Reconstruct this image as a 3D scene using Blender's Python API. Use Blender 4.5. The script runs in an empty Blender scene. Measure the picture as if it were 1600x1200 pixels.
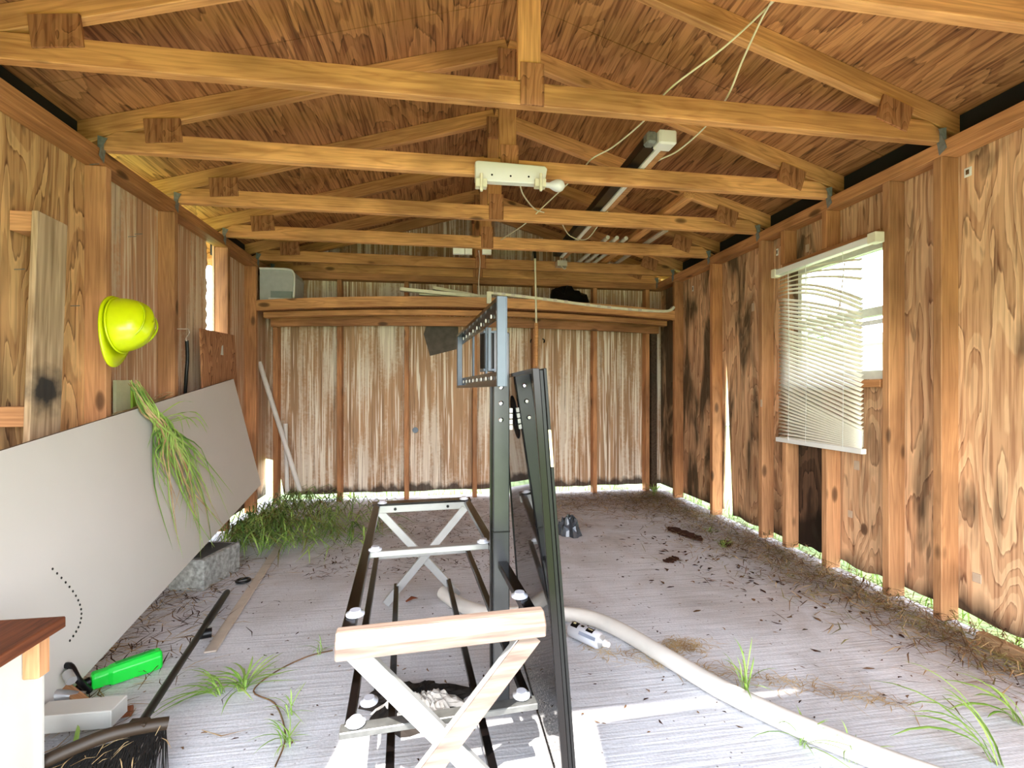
import bpy, bmesh, math, random
from mathutils import Vector, Matrix, Euler
C = bpy.context.scene.collection
scn = bpy.context.scene
V = Vector
# ------------------------------------------------------------------ camera
YAW = math.atan(109/740); CS, SN = math.cos(YAW), math.sin(YAW); F = 740.0; H = 1.03
cam = bpy.data.cameras.new('camera'); cam.sensor_width = 36; cam.lens = F/1600*36
cam.shift_y = 10/1600; cam.clip_start = 0.02; cam.clip_end = 200
camo = bpy.data.objects.new('camera', cam); C.objects.link(camo)
camo.location = (0, 0, H); camo.rotation_euler = (math.pi/2, 0, -YAW)
scn.camera = camo
# ------------------------------------------------------------------ world, sun, exposure
w = bpy.data.worlds.new('sky'); scn.world = w; w.use_nodes = True
nt = w.node_tree; nt.nodes.clear()
bg = nt.nodes.new('ShaderNodeBackground'); out = nt.nodes.new('ShaderNodeOutputWorld')
tc = nt.nodes.new('ShaderNodeTexCoord'); sep = nt.nodes.new('ShaderNodeSeparateXYZ')
rp = nt.nodes.new('ShaderNodeValToRGB')
rp.color_ramp.elements[0].position = 0.42; rp.color_ramp.elements[0].color = (0.80, 0.79, 0.76, 1)
rp.color_ramp.elements[1].position = 0.75; rp.color_ramp.elements[1].color = (0.36, 0.42, 0.50, 1)
e = rp.color_ramp.elements.new(0.51); e.color = (1.0, 0.99, 0.98, 1)
e = rp.color_ramp.elements.new(0.62); e.color = (0.80, 0.84, 0.90, 1)
mm = nt.nodes.new('ShaderNodeMath'); mm.operation = 'MULTIPLY_ADD'; mm.inputs[1].default_value = 0.5; mm.inputs[2].default_value = 0.5
nt.links.new(tc.outputs['Generated'], sep.inputs[0]); nt.links.new(sep.outputs[2], mm.inputs[0])
nt.links.new(mm.outputs[0], rp.inputs[0]); nt.links.new(rp.outputs[0], bg.inputs[0])
bg.inputs[1].default_value = 3.5
nt.links.new(bg.outputs[0], out.inputs[0])
sun = bpy.data.lights.new('sun', 'SUN'); sun.energy = 3.9; sun.angle = 0.009; sun.color = (1, 0.95, 0.86)
suno = bpy.data.objects.new('sun', sun); C.objects.link(suno)
sd = V((0.16, 1.0, -1.56)).normalized()          # direction the sunlight travels
suno.rotation_euler = sd.to_track_quat('-Z', 'Y').to_euler(); suno.location = (-1, -6, 9)
vs = scn.view_settings; vs.view_transform = 'Standard'; vs.look = 'None'; vs.gamma = 1; vs.exposure = 2.0
try: vs.use_curve_mapping = False
except Exception: pass
# ------------------------------------------------------------------ survey: sight lines into the room
def ray(px, py):
    k = (px-800)/F
    return V((k*CS+SN, -k*SN+CS, (610-py)/F))
def at_d(px, py, d): return V((0, 0, H)) + ray(px, py)*d
def onX(px, py, X): r = ray(px, py); return at_d(px, py, X/r.x)
def onY(px, py, Y): r = ray(px, py); return at_d(px, py, Y/r.y)
def onZ(px, py, Z): r = ray(px, py); return at_d(px, py, (Z-H)/r.z)
def onP(px, py, p0, n): r = ray(px, py); return at_d(px, py, (p0-V((0, 0, H))).dot(n)/r.dot(n))
# ------------------------------------------------------------------ material helper
class NT:
    def __init__(s, name, rough=0.7, metal=0.0, spec=0.3):
        s.m = bpy.data.materials.new(name); s.m.use_nodes = True; s.t = s.m.node_tree
        s.b = s.t.nodes['Principled BSDF']; s.b.inputs['Roughness'].default_value = rough
        s.b.inputs['Metallic'].default_value = metal; s.b.inputs['Specular IOR Level'].default_value = spec
        s.tc = s.t.nodes.new('ShaderNodeTexCoord')
    def put(s, sock, v):
        if isinstance(v, bpy.types.NodeSocket): s.t.links.new(v, sock)
        elif isinstance(v, (tuple, list)) and len(v) == 3 and sock.type == 'RGBA': sock.default_value = (*v, 1)
        else: sock.default_value = v
    def mat(s, op, a, b=0.0, c=0.0, clamp=False):
        n = s.t.nodes.new('ShaderNodeMath'); n.operation = op; n.use_clamp = clamp
        s.put(n.inputs[0], a); s.put(n.inputs[1], b); s.put(n.inputs[2], c); return n.outputs[0]
    def vec(s, scale=(1, 1, 1), loc=(0, 0, 0), rot=(0, 0, 0), rnd=False):
        n = s.t.nodes.new('ShaderNodeMapping'); n.inputs['Scale'].default_value = scale
        n.inputs['Location'].default_value = loc; n.inputs['Rotation'].default_value = rot
        src = s.tc.outputs['Object']
        if rnd:
            oi = s.t.nodes.new('ShaderNodeObjectInfo'); a = s.t.nodes.new('ShaderNodeVectorMath'); a.operation = 'ADD'
            cx = s.t.nodes.new('ShaderNodeCombineXYZ'); r = s.mat('MULTIPLY', oi.outputs['Random'], 37.0)
            s.t.links.new(r, cx.inputs[0]); s.t.links.new(r, cx.inputs[1]); s.t.links.new(r, cx.inputs[2])
            s.t.links.new(src, a.inputs[0]); s.t.links.new(cx.outputs[0], a.inputs[1]); src = a.outputs[0]
        s.t.links.new(src, n.inputs[0]); return n.outputs[0]
    def noise(s, vec, scale, detail=3, dist=0.0, rough=0.5):
        n = s.t.nodes.new('ShaderNodeTexNoise'); s.put(n.inputs['Vector'], vec); n.inputs['Scale'].default_value = scale
        n.inputs['Detail'].default_value = detail; n.inputs['Distortion'].default_value = dist; n.inputs['Roughness'].default_value = rough
        return n.outputs['Fac']
    def voro(s, vec, scale, rnd=1.0):
        n = s.t.nodes.new('ShaderNodeTexVoronoi'); s.put(n.inputs['Vector'], vec); n.inputs['Scale'].default_value = scale
        n.inputs['Randomness'].default_value = rnd; return n.outputs['Distance']
    def ramp(s, f, stops, inter='LINEAR'):
        n = s.t.nodes.new('ShaderNodeValToRGB'); s.put(n.inputs[0], f); cr = n.color_ramp; cr.interpolation = inter
        while len(cr.elements) < len(stops): cr.elements.new(0.5)
        for el, (p, c) in zip(cr.elements, stops):
            el.position = p; el.color = (c, c, c, 1) if isinstance(c, (int, float)) else (*c, 1)
        return n.outputs[0]
    def mix(s, f, a, b, blend='MIX'):
        n = s.t.nodes.new('ShaderNodeMix'); n.data_type = 'RGBA'; n.blend_type = blend
        s.put(n.inputs[0], f); s.put(n.inputs[6], a); s.put(n.inputs[7], b); return n.outputs[2]
    def axis(s, i):
        n = s.t.nodes.new('ShaderNodeSeparateXYZ'); s.t.links.new(s.tc.outputs['Object'], n.inputs[0]); return n.outputs[i]
    def color(s, c): s.put(s.b.inputs['Base Color'], c); return s
    def bump(s, h, st=0.3, dist=0.004):
        n = s.t.nodes.new('ShaderNodeBump'); n.inputs['Strength'].default_value = st; n.inputs['Distance'].default_value = dist
        s.put(n.inputs['Height'], h); s.t.links.new(n.outputs[0], s.b.inputs['Normal']); return s

def lin(*c): return tuple(((x/255)/12.92 if x/255 < .04045 else ((x/255+.055)/1.055)**2.4) for x in c)
def wd_(*c):
    l = lin(*c); g = .3*l[0]+.6*l[1]+.1*l[2]
    return tuple(min(1, (x*.80+g*.20)*1.12) for x in l)
def plain(name, rgb, rough=0.6, metal=0.0, spec=0.4, var=0.12, sc=25):
    n = NT(name, rough, metal, spec); c = lin(*rgb)
    f = n.noise(n.vec(), sc, 3)
    n.color(n.mix(1.0, c, n.ramp(f, [(0.3, 1-var), (0.7, 1.0)]), 'MULTIPLY')); return n.m

def plywood(name, light, mid, dark, grain=2, cont=11, knot=0.055, kscale=2.3, seed=0, damp=0.0, streak=0.35, fig=1.0, mould=0.0):
    n = NT(name, 0.72, 0, 0.25)
    sc = [1.0, 1.0, 1.0]; sc[grain] = 0.21
    vv = n.vec(tuple(x*fig for x in sc), (seed, seed*1.7, seed*.6))
    base = n.noise(vv, 3.5, 2.2, 0.25)
    vk = n.vec(tuple([kscale*(0.75 if i == grain else 1.1) for i in range(3)]), (seed*2.1, seed, seed))
    kd = n.voro(vk, 1.0)
    hump = n.mat('POWER', 2.718, n.mat('MULTIPLY', kd, -9.0))
    sj = [1.0, 1.0, 1.0]; sj[grain] = 0.12
    jit = n.noise(n.vec(tuple(sj), (seed, 8, 2)), 32, 3, 0.2)
    val = n.mat('ADD', n.mat('ADD', n.mat('MULTIPLY', base, cont), n.mat('MULTIPLY', jit, 0.75)), n.mat('MULTIPLY', hump, 2.2))
    band = n.mat('FRACT', val)
    pale = tuple(min(1, x*1.22) for x in light)
    col = n.ramp(band, [(0.0, pale), (0.10, light), (0.44, light), (0.50, mid), (0.86, mid), (0.945, dark), (0.97, dark), (1.0, pale)])
    s2 = [1.0, 1.0, 1.0]; s2[grain] = 0.035
    fine = n.noise(n.vec(tuple(s2), (seed, 3, 1)), 85, 3, 0.1)
    col = n.mix(streak, col, n.ramp(fine, [(0.36, dark), (0.55, light)]))
    big = n.noise(n.vec((1, 1, 1), (seed, 0, 0)), 1.3, 4, 0.4)
    col = n.mix(0.55, col, n.mix(1.0, col, n.ramp(big, [(0.35, (0.60, 0.55, 0.50)), (0.62, (1.15, 1.12, 1.08))]), 'MULTIPLY'))
    # dark flecks along the grain
    s3 = [1.0, 1.0, 1.0]; s3[grain] = 0.16
    fl = n.noise(n.vec(tuple(s3), (seed+9, 3, 1)), 26, 2, 0.3)
    col = n.mix(n.ramp(fl, [(0.66, 0.0), (0.72, 0.55)]), col, tuple(x*0.35 for x in dark))
    if knot:
        col = n.mix(n.ramp(kd, [(knot*0.5, 0.9), (knot, 0.8), (knot*1.25, 0.0)]), col, tuple(x*0.4 for x in dark))
        col = n.mix(n.ramp(kd, [(knot*0.25, 0.6), (knot*0.5, 0.0)]), col, tuple(x*0.9 for x in mid))
    z = n.axis(2)
    if damp:
        dn = n.noise(n.vec((1, 1, 0.35)), 6.0, 4, 0.2)
        f = n.mat('SUBTRACT', n.mat('MULTIPLY', dn, damp*2.0), n.mat('SUBTRACT', z, 0.03))
        col = n.mix(n.ramp(f, [(0.0, 0.0), (0.10, 0.92)]), col, (0.014, 0.009, 0.006))
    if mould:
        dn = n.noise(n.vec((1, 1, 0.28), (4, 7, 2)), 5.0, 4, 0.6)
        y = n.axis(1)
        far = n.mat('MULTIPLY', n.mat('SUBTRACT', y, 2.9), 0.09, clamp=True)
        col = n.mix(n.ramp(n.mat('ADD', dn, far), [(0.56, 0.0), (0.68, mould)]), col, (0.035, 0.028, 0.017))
    n.color(col); n.bump(n.mat('ADD', band, fine), 0.25, 0.002)
    return n.m

def lumber(name, light, dark, seed=0, knots=True):
    n = NT(name, 0.62, 0, 0.3)
    g = n.noise(n.vec((0.25, 3, 3), (seed, 0, 0), rnd=True), 4.0, 3, 0.6)
    band = n.mat('FRACT', n.mat('MULTIPLY', g, 9))
    fine = n.noise(n.vec((0.04, 1, 1), (0, seed, 0), rnd=True), 110, 3)
    col = n.ramp(band, [(0, dark), (0.3, light), (0.75, light), (1.0, dark)])
    col = n.mix(0.5, n.mix(0.5, light, dark), col)
    col = n.mix(0.35, col, n.ramp(fine, [(0.38, dark), (0.6, light)]))
    if knots:
        kd = n.voro(n.vec((1.7, 4.0, 4.0), rnd=True), 1.6)
        col = n.mix(n.ramp(kd, [(0.06, 0.85), (0.10, 0.7), (0.15, 0.0)]), col, tuple(x*0.25 for x in dark))
    bl = n.noise(n.vec((0.6, 1.2, 1.2), rnd=True), 3.0, 3, 0.5)
    col = n.mix(0.8, col, n.mix(1.0, col, n.ramp(bl, [(0.33, (0.52, 0.47, 0.42)), (0.6, (1.12, 1.08, 1.02))]), 'MULTIPLY'))
    oi = n.t.nodes.new('ShaderNodeObjectInfo')
    col = n.mix(1.0, col, n.ramp(oi.outputs['Random'], [(0, (0.80, 0.74, 0.66)), (1, (1.12, 1.08, 1.04))]), 'MULTIPLY')
    n.color(col); n.bump(fine, 0.2, 0.001); return n.m

M = {}
M['ply_right'] = plywood('plywood_right', wd_(222, 174, 122), wd_(192, 136, 86), wd_(128, 80, 46), grain=2, cont=17, seed=3.1, damp=0.13, knot=0.05, streak=0.42, mould=0.85, kscale=2.0)
M['ply_dark'] = plywood('stained_shaded_plywood', wd_(104, 74, 50), wd_(66, 44, 28), wd_(28, 20, 14), grain=2, cont=14, seed=6.1, damp=.3, knot=.05, mould=.9)  # dark stain, with the shade between blind and wall in its colour
M['ply_left'] = plywood('plywood_left', wd_(228, 178, 108), wd_(194, 138, 74), wd_(118, 72, 34), grain=2, cont=17, seed=7.7, damp=0.1, knot=0.04, streak=0.35, mould=0.5)
M['ply_roof'] = plywood('plywood_roof', wd_(190, 124, 60), wd_(150, 88, 38), wd_(84, 46, 20), grain=1, cont=12, seed=1.4, knot=0.06, kscale=1.7, streak=0.55)
M['ply_piece'] = plywood('plywood_scrap', wd_(176, 118, 66), wd_(150, 92, 48), wd_(88, 48, 22), grain=2, cont=26, seed=5.5, knot=0.05, kscale=4, streak=0.2, fig=1.6)
M['gusset'] = plywood('plywood_gusset', wd_(176, 112, 60), wd_(152, 88, 42), wd_(88, 48, 22), grain=2, cont=12, seed=2.2, knot=0.04, kscale=6, streak=0.5, fig=3)
M['truss'] = lumber('truss_timber', wd_(232, 170, 96), wd_(172, 108, 50), 1)
M['stud'] = lumber('stud_timber', wd_(198, 136, 74), wd_(142, 88, 42), 5)
M['stud_pale'] = lumber('pale_stud_timber', wd_(208, 152, 98), wd_(158, 106, 62), 8)
M['old_plank'] = lumber('weathered_plank', lin(176, 148, 118), lin(132, 104, 78), 3, False)
# weathered plank with a scorch mark of its own
def burnt():
    n = NT('scorched_plank', 0.8, 0, 0.2)
    fine = n.noise(n.vec((0.05, 1, 1)), 70, 3, 0.3)
    g = n.mat('FRACT', n.mat('MULTIPLY', n.noise(n.vec((0.3, 4, 4)), 3, 2, 0.4), 8))
    col = n.mix(0.5, n.ramp(fine, [(0.35, lin(128, 104, 80)), (0.6, lin(192, 166, 136))]), n.ramp(g, [(0.1, lin(140, 116, 90)), (0.5, lin(190, 164, 134)), (1, lin(150, 124, 96))]))
    vd = n.t.nodes.new('ShaderNodeVectorMath'); vd.operation = 'DISTANCE'
    n.t.links.new(n.vec((1, 1, 1.2)), vd.inputs[0]); vd.inputs[1].default_value = (0.17, 0, 0.0)
    f = n.mat('ADD', n.mat('MULTIPLY', vd.outputs['Value'], 5.2), n.mat('MULTIPLY', n.noise(n.vec(), 14, 3), 0.6))
    col = n.mix(n.ramp(f, [(0.55, 0.95), (0.9, 0.0)]), col, (0.02, 0.02, 0.022))
    n.color(col); n.bump(fine, 0.3, 0.002); return n.m
M['burnt'] = burnt()

def streaked(name, brown, pale, seed=0, damp=0.12, amount=0.5, ax=0):
    n = NT(name, 0.7, 0, 0.25)
    s1 = [1, 1, 1]; s1[2] = 0.02
    a = n.noise(n.vec(tuple(s1), (seed, seed, 0)), 22, 3)
    b = n.noise(n.vec(tuple(s1), (seed+5, seed, 3)), 75, 2)
    p = n.noise(n.vec((1, 1, 0.45), (seed, 2, 1)), 2.4, 4, 0.3)
    q = n.noise(n.vec((1, 1, 1), (seed, 2, 1)), 42, 4, 0.6)
    f = n.mat('ADD', n.mat('MULTIPLY', a, 1.0), n.mat('MULTIPLY', n.mat('SUBTRACT', p, 0.5), 1.3))
    f = n.mat('ADD', f, n.mat('MULTIPLY', n.mat('SUBTRACT', q, 0.5), 0.35))
    col = n.mix(n.ramp(a, [(0.35, 0.0), (0.6, 0.8)]), brown, tuple(min(1, x*1.45) for x in brown))
    col = n.mix(n.ramp(f, [(0.58-amount*0.1, 0.0), (0.72, 0.75)]), col, pale)
    col = n.mix(n.ramp(b, [(0.56, 0.0), (0.60, 0.85)]), col, tuple(x*1.15 for x in pale))
    col = n.mix(n.ramp(b, [(0.33, 0.6), (0.40, 0.0)]), col, tuple(x*0.4 for x in brown))
    z = n.axis(2)
    dn = n.noise(n.vec((1, 1, 0.6)), 11.0, 4, 0.2)
    g = n.mat('SUBTRACT', n.mat('MULTIPLY', dn, damp*2), n.mat('SUBTRACT', z, 0.06))
    col = n.mix(n.ramp(g, [(0.0, 0.0), (0.05, 0.9)]), col, (0.03, 0.018, 0.012))
    n.color(col); n.bump(n.mat('ADD', a, b), 0.5, 0.006); return n.m
M['back_board'] = streaked('streaked_hardboard', wd_(160, 120, 80), wd_(214, 200, 178), 2.0, 0.09, 0.9)
M['side_board'] = streaked('streaked_side_board', wd_(176, 128, 86), wd_(206, 186, 154), 6.0, 0.1, 0.3)

def concrete():
    n = NT('broomed_concrete', 0.85, 0, 0.2)
    a = n.noise(n.vec((1, 1, 1)), 1.7, 5, 0.4, 0.6)
    lines = n.noise(n.vec((0.03, 1, 1), rot=(0, 0, 0.02)), 90, 2, 0.2)
    fine = n.noise(n.vec(), 120, 3)
    col = n.ramp(a, [(0.3, lin(186, 182, 182)), (0.55, lin(212, 212, 217)), (0.75, lin(226, 226, 230))])
    col = n.mix(0.5, col, n.mix(1.0, col, n.ramp(lines, [(0.36, 0.72), (0.5, 1.0), (0.62, 1.1)]), 'MULTIPLY'))
    col = n.mix(0.3, col, n.mix(1.0, col, n.ramp(fine, [(0.35, 0.7), (0.6, 1.1)]), 'MULTIPLY'))
    x, y = n.axis(0), n.axis(1)
    d1 = n.mat('MULTIPLY', n.mat('SUBTRACT', y, 2.0), 0.36)
    d2 = n.mat('MULTIPLY', n.mat('SUBTRACT', x, 1.15), 0.75)
    d3 = n.mat('MULTIPLY', n.mat('SUBTRACT', -0.95, x), 1.0)
    dm = n.mat('MAXIMUM', n.mat('MAXIMUM', d1, d2), d3)
    f = n.mat('ADD', dm, n.mat('MULTIPLY', n.mat('SUBTRACT', n.noise(n.vec(), 2.6, 6, 0.8, 0.65), 0.5), 1.9))
    col = n.mix(n.ramp(f, [(0.28, 0.0), (0.95, 0.7)]), col, n.ramp(n.noise(n.vec(), 9, 5, 0.5), [(0.35, lin(146, 128, 118)), (0.65, lin(200, 186, 180))]))
    sp = n.voro(n.vec(), 26)
    col = n.mix(n.ramp(sp, [(0.05, 0.75), (0.10, 0.0)]), col, lin(70, 50, 40))
    n.color(col); n.bump(n.mat('ADD', lines, n.mat('MULTIPLY', fine, 0.5)), 0.5, 0.004); return n.m
M['concrete'] = concrete()
def grassm(name, a, b, sc=30):
    n = NT(name, 0.6, 0, 0.3); n.color(n.ramp(n.noise(n.vec(), sc, 3), [(0.35, lin(*a)), (0.65, lin(*b))])); return n.m
M['lawn'] = grassm('lawn', (108, 132, 70), (158, 178, 104), 14)
M['grass'] = grassm('green_grass', (112, 150, 62), (176, 202, 108), 9)
M['grass_dark'] = grassm('dark_grass', (72, 106, 46), (126, 156, 78), 9)
M['straw'] = grassm('straw', (150, 118, 78), (208, 182, 136), 12)
M['straw_dark'] = grassm('brown_litter', (74, 52, 34), (132, 98, 66), 12)
M['litter_green'] = grassm('dry_green_litter', (96, 92, 46), (150, 142, 84), 12)
M['white_board'] = plain('white_melamine', (204, 199, 193), 0.35, 0, 0.5, 0.05, 3)
M['board_edge'] = plain('dark_board_edge', (74, 52, 44), 0.6)
M['paint_white'] = plain('white_paint', (204, 202, 194), 0.45, 0, 0.5, 0.08, 8)
M['plastic_white'] = plain('white_plastic', (232, 230, 226), 0.4, 0, 0.5, 0.06, 9)
M['plastic_cream'] = plain('cream_plastic', (228, 220, 194), 0.45)
M['pvc'] = plain('white_pvc', (222, 216, 208), 0.45, 0, 0.5, 0.16, 9)
M['cable'] = plain('cream_cable', (236, 228, 200), 0.5)
M['dark_metal'] = plain('black_gloss_metal', (14, 11, 11), 0.2, 0.0, 0.28)
M['grey_metal'] = plain('grey_steel', (84, 92, 102), 0.4, 0.3, 0.5)
M['silver'] = plain('satin_silver', (176, 176, 176), 0.28, 0.45, 0.6, 0.08)
M['chrome'] = plain('chrome', (225, 225, 228), 0.08, 1.0)
M['galv'] = plain('galvanised_tie', (128, 130, 128), 0.5, 0.1, 0.5, 0.35, 60)
M['black'] = plain('black_plastic', (13, 13, 14), 0.35, 0, 0.28)
M['dark_cover'] = plain('dark_soffit_and_shade', (26, 28, 32), 0.8)
M['felt'] = plain('grey_felt', (96, 88, 80), 0.85, 0, 0.3, 0.3, 20)
M['lime'] = plain('lime_plastic', (206, 222, 10), 0.25, 0, 0.6, 0.05)
M['lime_dark'] = plain('lime_plastic_rib', (184, 204, 8), 0.3, 0, 0.6, 0.05)
M['green'] = plain('bright_green_plastic', (24, 222, 66), 0.35, 0, 0.5, 0.08)
M['blue'] = plain('blue_plastic', (28, 52, 150), 0.4)
M['alu'] = plain('aluminium_strip', (206, 192, 178), 0.4, 0.15, 0.5, 0.15, 18)
M['label_yellow'] = plain('yellow_label', (226, 218, 168), 0.5)
M['paper'] = plain('white_paper', (232, 230, 224), 0.7)
M['blotch'] = plain('pale_blotch', (196, 172, 148), .8)
M['char'] = plain('charred_crust', (52, 46, 42), 0.9, 0, 0.2, 0.5, 30)
M['ash'] = plain('white_crust', (214, 206, 196), 0.9, 0, 0.2, 0.3, 30)
M['bark'] = plain('rotten_wood', (62, 36, 24), 0.9, 0, 0.2, 0.5, 40)
M['red'] = plain('red_plastic', (200, 30, 40), 0.5)
M['rust_top'] = lumber('red_brown_plank', lin(140, 84, 56), lin(78, 42, 28), 9, False)
M['bristle'] = plain('black_bristle', (24, 22, 20), 0.5)
M['bristle_brown'] = plain('brown_ferrule', (50, 38, 26), 0.5)
M['pad'] = plain('clear_pad', (214, 216, 226), 0.12, 0, 0.7)
M['dirty_glass'] = plain('dusty_metal', (92, 92, 90), .35, .1, .6, .4, 40)
M['foil'] = plain('grey_plastic_wrap', (74, 80, 88), 0.2, 0.2, 0.6, 0.5, 30)
M['slat'] = plain('blind_slat', (236, 230, 214), 0.4, 0, 0.5, 0.05)
M['siding'] = plain('pale_siding', (214, 214, 208), 0.6)
M['leafy'] = grassm('tree_leaves', (70, 100, 44), (140, 160, 90), 3)
M['sun_green'] = grassm('weed_green', (104, 142, 52), (156, 184, 96), 10)
def cblock():
    n = NT('cinder_block', 0.9, 0, 0.2); f = n.noise(n.vec(), 45, 4)
    n.color(n.ramp(f, [(0.3, lin(112, 112, 108)), (0.7, lin(168, 168, 164))])); n.bump(f, 0.6, 0.004); return n.m
M['block'] = cblock()
def screenm():
    n = NT('glossy_black_screen', 0.03, 0, 0.5)
    dst = n.noise(n.vec(), 260, 2); low = n.mat('MULTIPLY', n.mat('SUBTRACT', 0.42, n.axis(2)), 0.5)
    f = n.ramp(n.mat('ADD', dst, low), [(0.74, 0.0), (0.8, 0.8)])
    n.color(n.mix(f, (0.006, 0.006, 0.007), (0.5, 0.47, 0.42)))
    n.put(n.b.inputs['Roughness'], n.ramp(f, [(0, 0.03), (0.5, 0.6)])); n.b.inputs['IOR'].default_value = 1.5; return n.m
M['screen'] = screenm()
def laminate():
    n = NT('walnut_laminate', 0.3, 0, 0.5)
    f = n.noise(n.vec((0.06, 1, 1)), 60, 3, 0.2)
    n.color(n.ramp(f, [(0.35, lin(92, 76, 68)), (0.65, lin(132, 114, 104))])); return n.m
M['laminate'] = laminate()
def glassm():
    n = NT('window_glass', 0.02, 0, 0.5); n.b.inputs['Transmission Weight'].default_value = 1.0
    n.b.inputs['IOR'].default_value = 1.02; n.color((0.97, 0.98, 1.0)); return n.m
M['glass'] = glassm()
def bulbm():
    n = NT('bulb_glass', 0.15, 0, 0.6); n.color((0.85, 0.84, 0.86)); n.b.inputs['Transmission Weight'].default_value = 0.25; return n.m
M['bulb'] = bulbm()
def printed():
    n = NT('can_label', 0.3, 0, 0.5)
    n.color(lin(214, 216, 224)); return n.m
M['can'] = printed()

# ------------------------------------------------------------------ mesh helper
def tag(o, label=None, cat=None, group=None, kind=None):
    if label: o['label'] = label
    if cat: o['category'] = cat
    if group: o['group'] = group
    if kind: o['kind'] = kind
    return o
def empty(name, loc, label, cat, group=None):
    o = bpy.data.objects.new(name, None); C.objects.link(o); o.location = loc; o.empty_display_size = 0.05
    tag(o, label, cat, group); o['_o'] = list(loc); return o
def origin(o):
    p = V((0, 0, 0))
    while o is not None: p = p + o.location; o = o.parent
    return p
class MB:
    def __init__(s): s.v = []; s.f = []; s.mi = []; s.sm = []
    def add(s, vs, fs, mi=0, sm=False):
        b = len(s.v); s.v += [V(p) for p in vs]
        for f in fs: s.f.append([b+i for i in f]); s.mi.append(mi); s.sm.append(sm)
        return s
    def box(s, lo, hi, mi=0):
        x0, y0, z0 = lo; x1, y1, z1 = hi
        return s.add([(x0,y0,z0),(x1,y0,z0),(x1,y1,z0),(x0,y1,z0),(x0,y0,z1),(x1,y0,z1),(x1,y1,z1),(x0,y1,z1)],
                     [(0,3,2,1),(4,5,6,7),(0,1,5,4),(1,2,6,5),(2,3,7,6),(3,0,4,7)], mi)
    def bar(s, p0, p1, wd, th, up=V((0, 0, 1)), mi=0, taper=1.0):
        """rectangular bar p0->p1; wd measured along 'up', th across"""
        p0, p1 = V(p0), V(p1); d = (p1-p0).normalized(); up = V(up)
        u = (up - d*up.dot(d)).normalized(); t = d.cross(u)
        vs = []
        for p, k in ((p0, 1.0), (p1, taper)):
            for a, b in ((-1,-1),(1,-1),(1,1),(-1,1)): vs.append(p + t*(a*th/2*k) + u*(b*wd/2*k))
        return s.add(vs, [(0,1,2,3),(7,6,5,4),(0,4,5,1),(1,5,6,2),(2,6,7,3),(3,7,4,0)], mi)
    def tube(s, pts, r, n=10, mi=0, cap=True, sm=True):
        pts = [V(p) for p in pts]; m = len(pts); rs = r if isinstance(r, (list, tuple)) else [r]*m
        vs = []; ref = None
        for i, p in enumerate(pts):
            t = (pts[min(i+1, m-1)] - pts[max(i-1, 0)]).normalized()
            if ref is None: ref = t.orthogonal().normalized()
            ref = (ref - t*ref.dot(t)).normalized(); q = t.cross(ref)
            for k in range(n):
                a = 2*math.pi*k/n; vs.append(p + (ref*math.cos(a)+q*math.sin(a))*rs[i])
        fs = [(i*n+k, i*n+(k+1)%n, (i+1)*n+(k+1)%n, (i+1)*n+k) for i in range(m-1) for k in range(n)]
        s.add(vs, fs, mi, sm)
        if cap: s.add(vs[:n], [tuple(range(n-1, -1, -1))], mi); s.add(vs[-n:], [tuple(range(n))], mi)
        return s
    def blade(s, pts, wd, mi=0, side=None, bank=0.0):
        pts = [V(p) for p in pts]; m = len(pts); vs = []
        for i, p in enumerate(pts):
            t = (pts[min(i+1, m-1)]-pts[max(i-1, 0)]).normalized()
            sd_ = side if side is not None else t.cross(V((0, 0, 1)))
            if sd_.length < 1e-3: sd_ = V((1, 0, 0))
            sd_ = (sd_ - t*sd_.dot(t)).normalized(); up = sd_.cross(t)
            f = min(1.0, 0.45 + i/m*2.0) if i < m*0.5 else max(0.04, 1.0-((i/(m-1)-0.5)*2)**2.2*0.98)
            h = wd*f/2
            vs += [p - sd_*h, p + up*(h*0.35), p + sd_*h]
        fs = []
        for i in range(m-1):
            a = i*3; fs += [(a, a+1, a+4, a+3), (a+1, a+2, a+5, a+4)]
        return s.add(vs, fs, mi, True)
    def prism(s, poly, fn, depth, mi=0):
        """poly: 2D outline, fn(u,v,w)->3D"""
        n = len(poly)
        vs = [fn(u, v, 0) for u, v in poly]+[fn(u, v, depth) for u, v in poly]
        return s.add(vs, [tuple(range(n)), tuple(range(2*n-1, n-1, -1))]+[(i, i+n, (i+1)%n+n, (i+1)%n) for i in range(n)], mi)
    def build(s, name, mats, parent=None, bevel=0.0, org=None, **tg):
        me = bpy.data.meshes.new(name)
        if parent is not None: o0 = origin(parent); org = o0
        elif org is None: o0 = V((0, 0, 0))
        else: o0 = V(org)
        me.from_pydata([tuple(p-o0) for p in s.v], [], s.f); me.update()
        if not isinstance(mats, (list, tuple)): mats = [mats]
        for m in mats: me.materials.append(m)
        for p, mi, sm in zip(me.polygons, s.mi, s.sm): p.material_index = mi; p.use_smooth = sm
        bm = bmesh.new(); bm.from_mesh(me); bmesh.ops.recalc_face_normals(bm, faces=bm.faces); bm.to_mesh(me); bm.free()
        o = bpy.data.objects.new(name, me); C.objects.link(o)
        if parent is not None: o.parent = parent
        else: o.location = o0
        if bevel: b = o.modifiers.new('bevel', 'BEVEL'); b.width = bevel; b.segments = 1; b.limit_method = 'ANGLE'
        tag(o, **tg); return o
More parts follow.
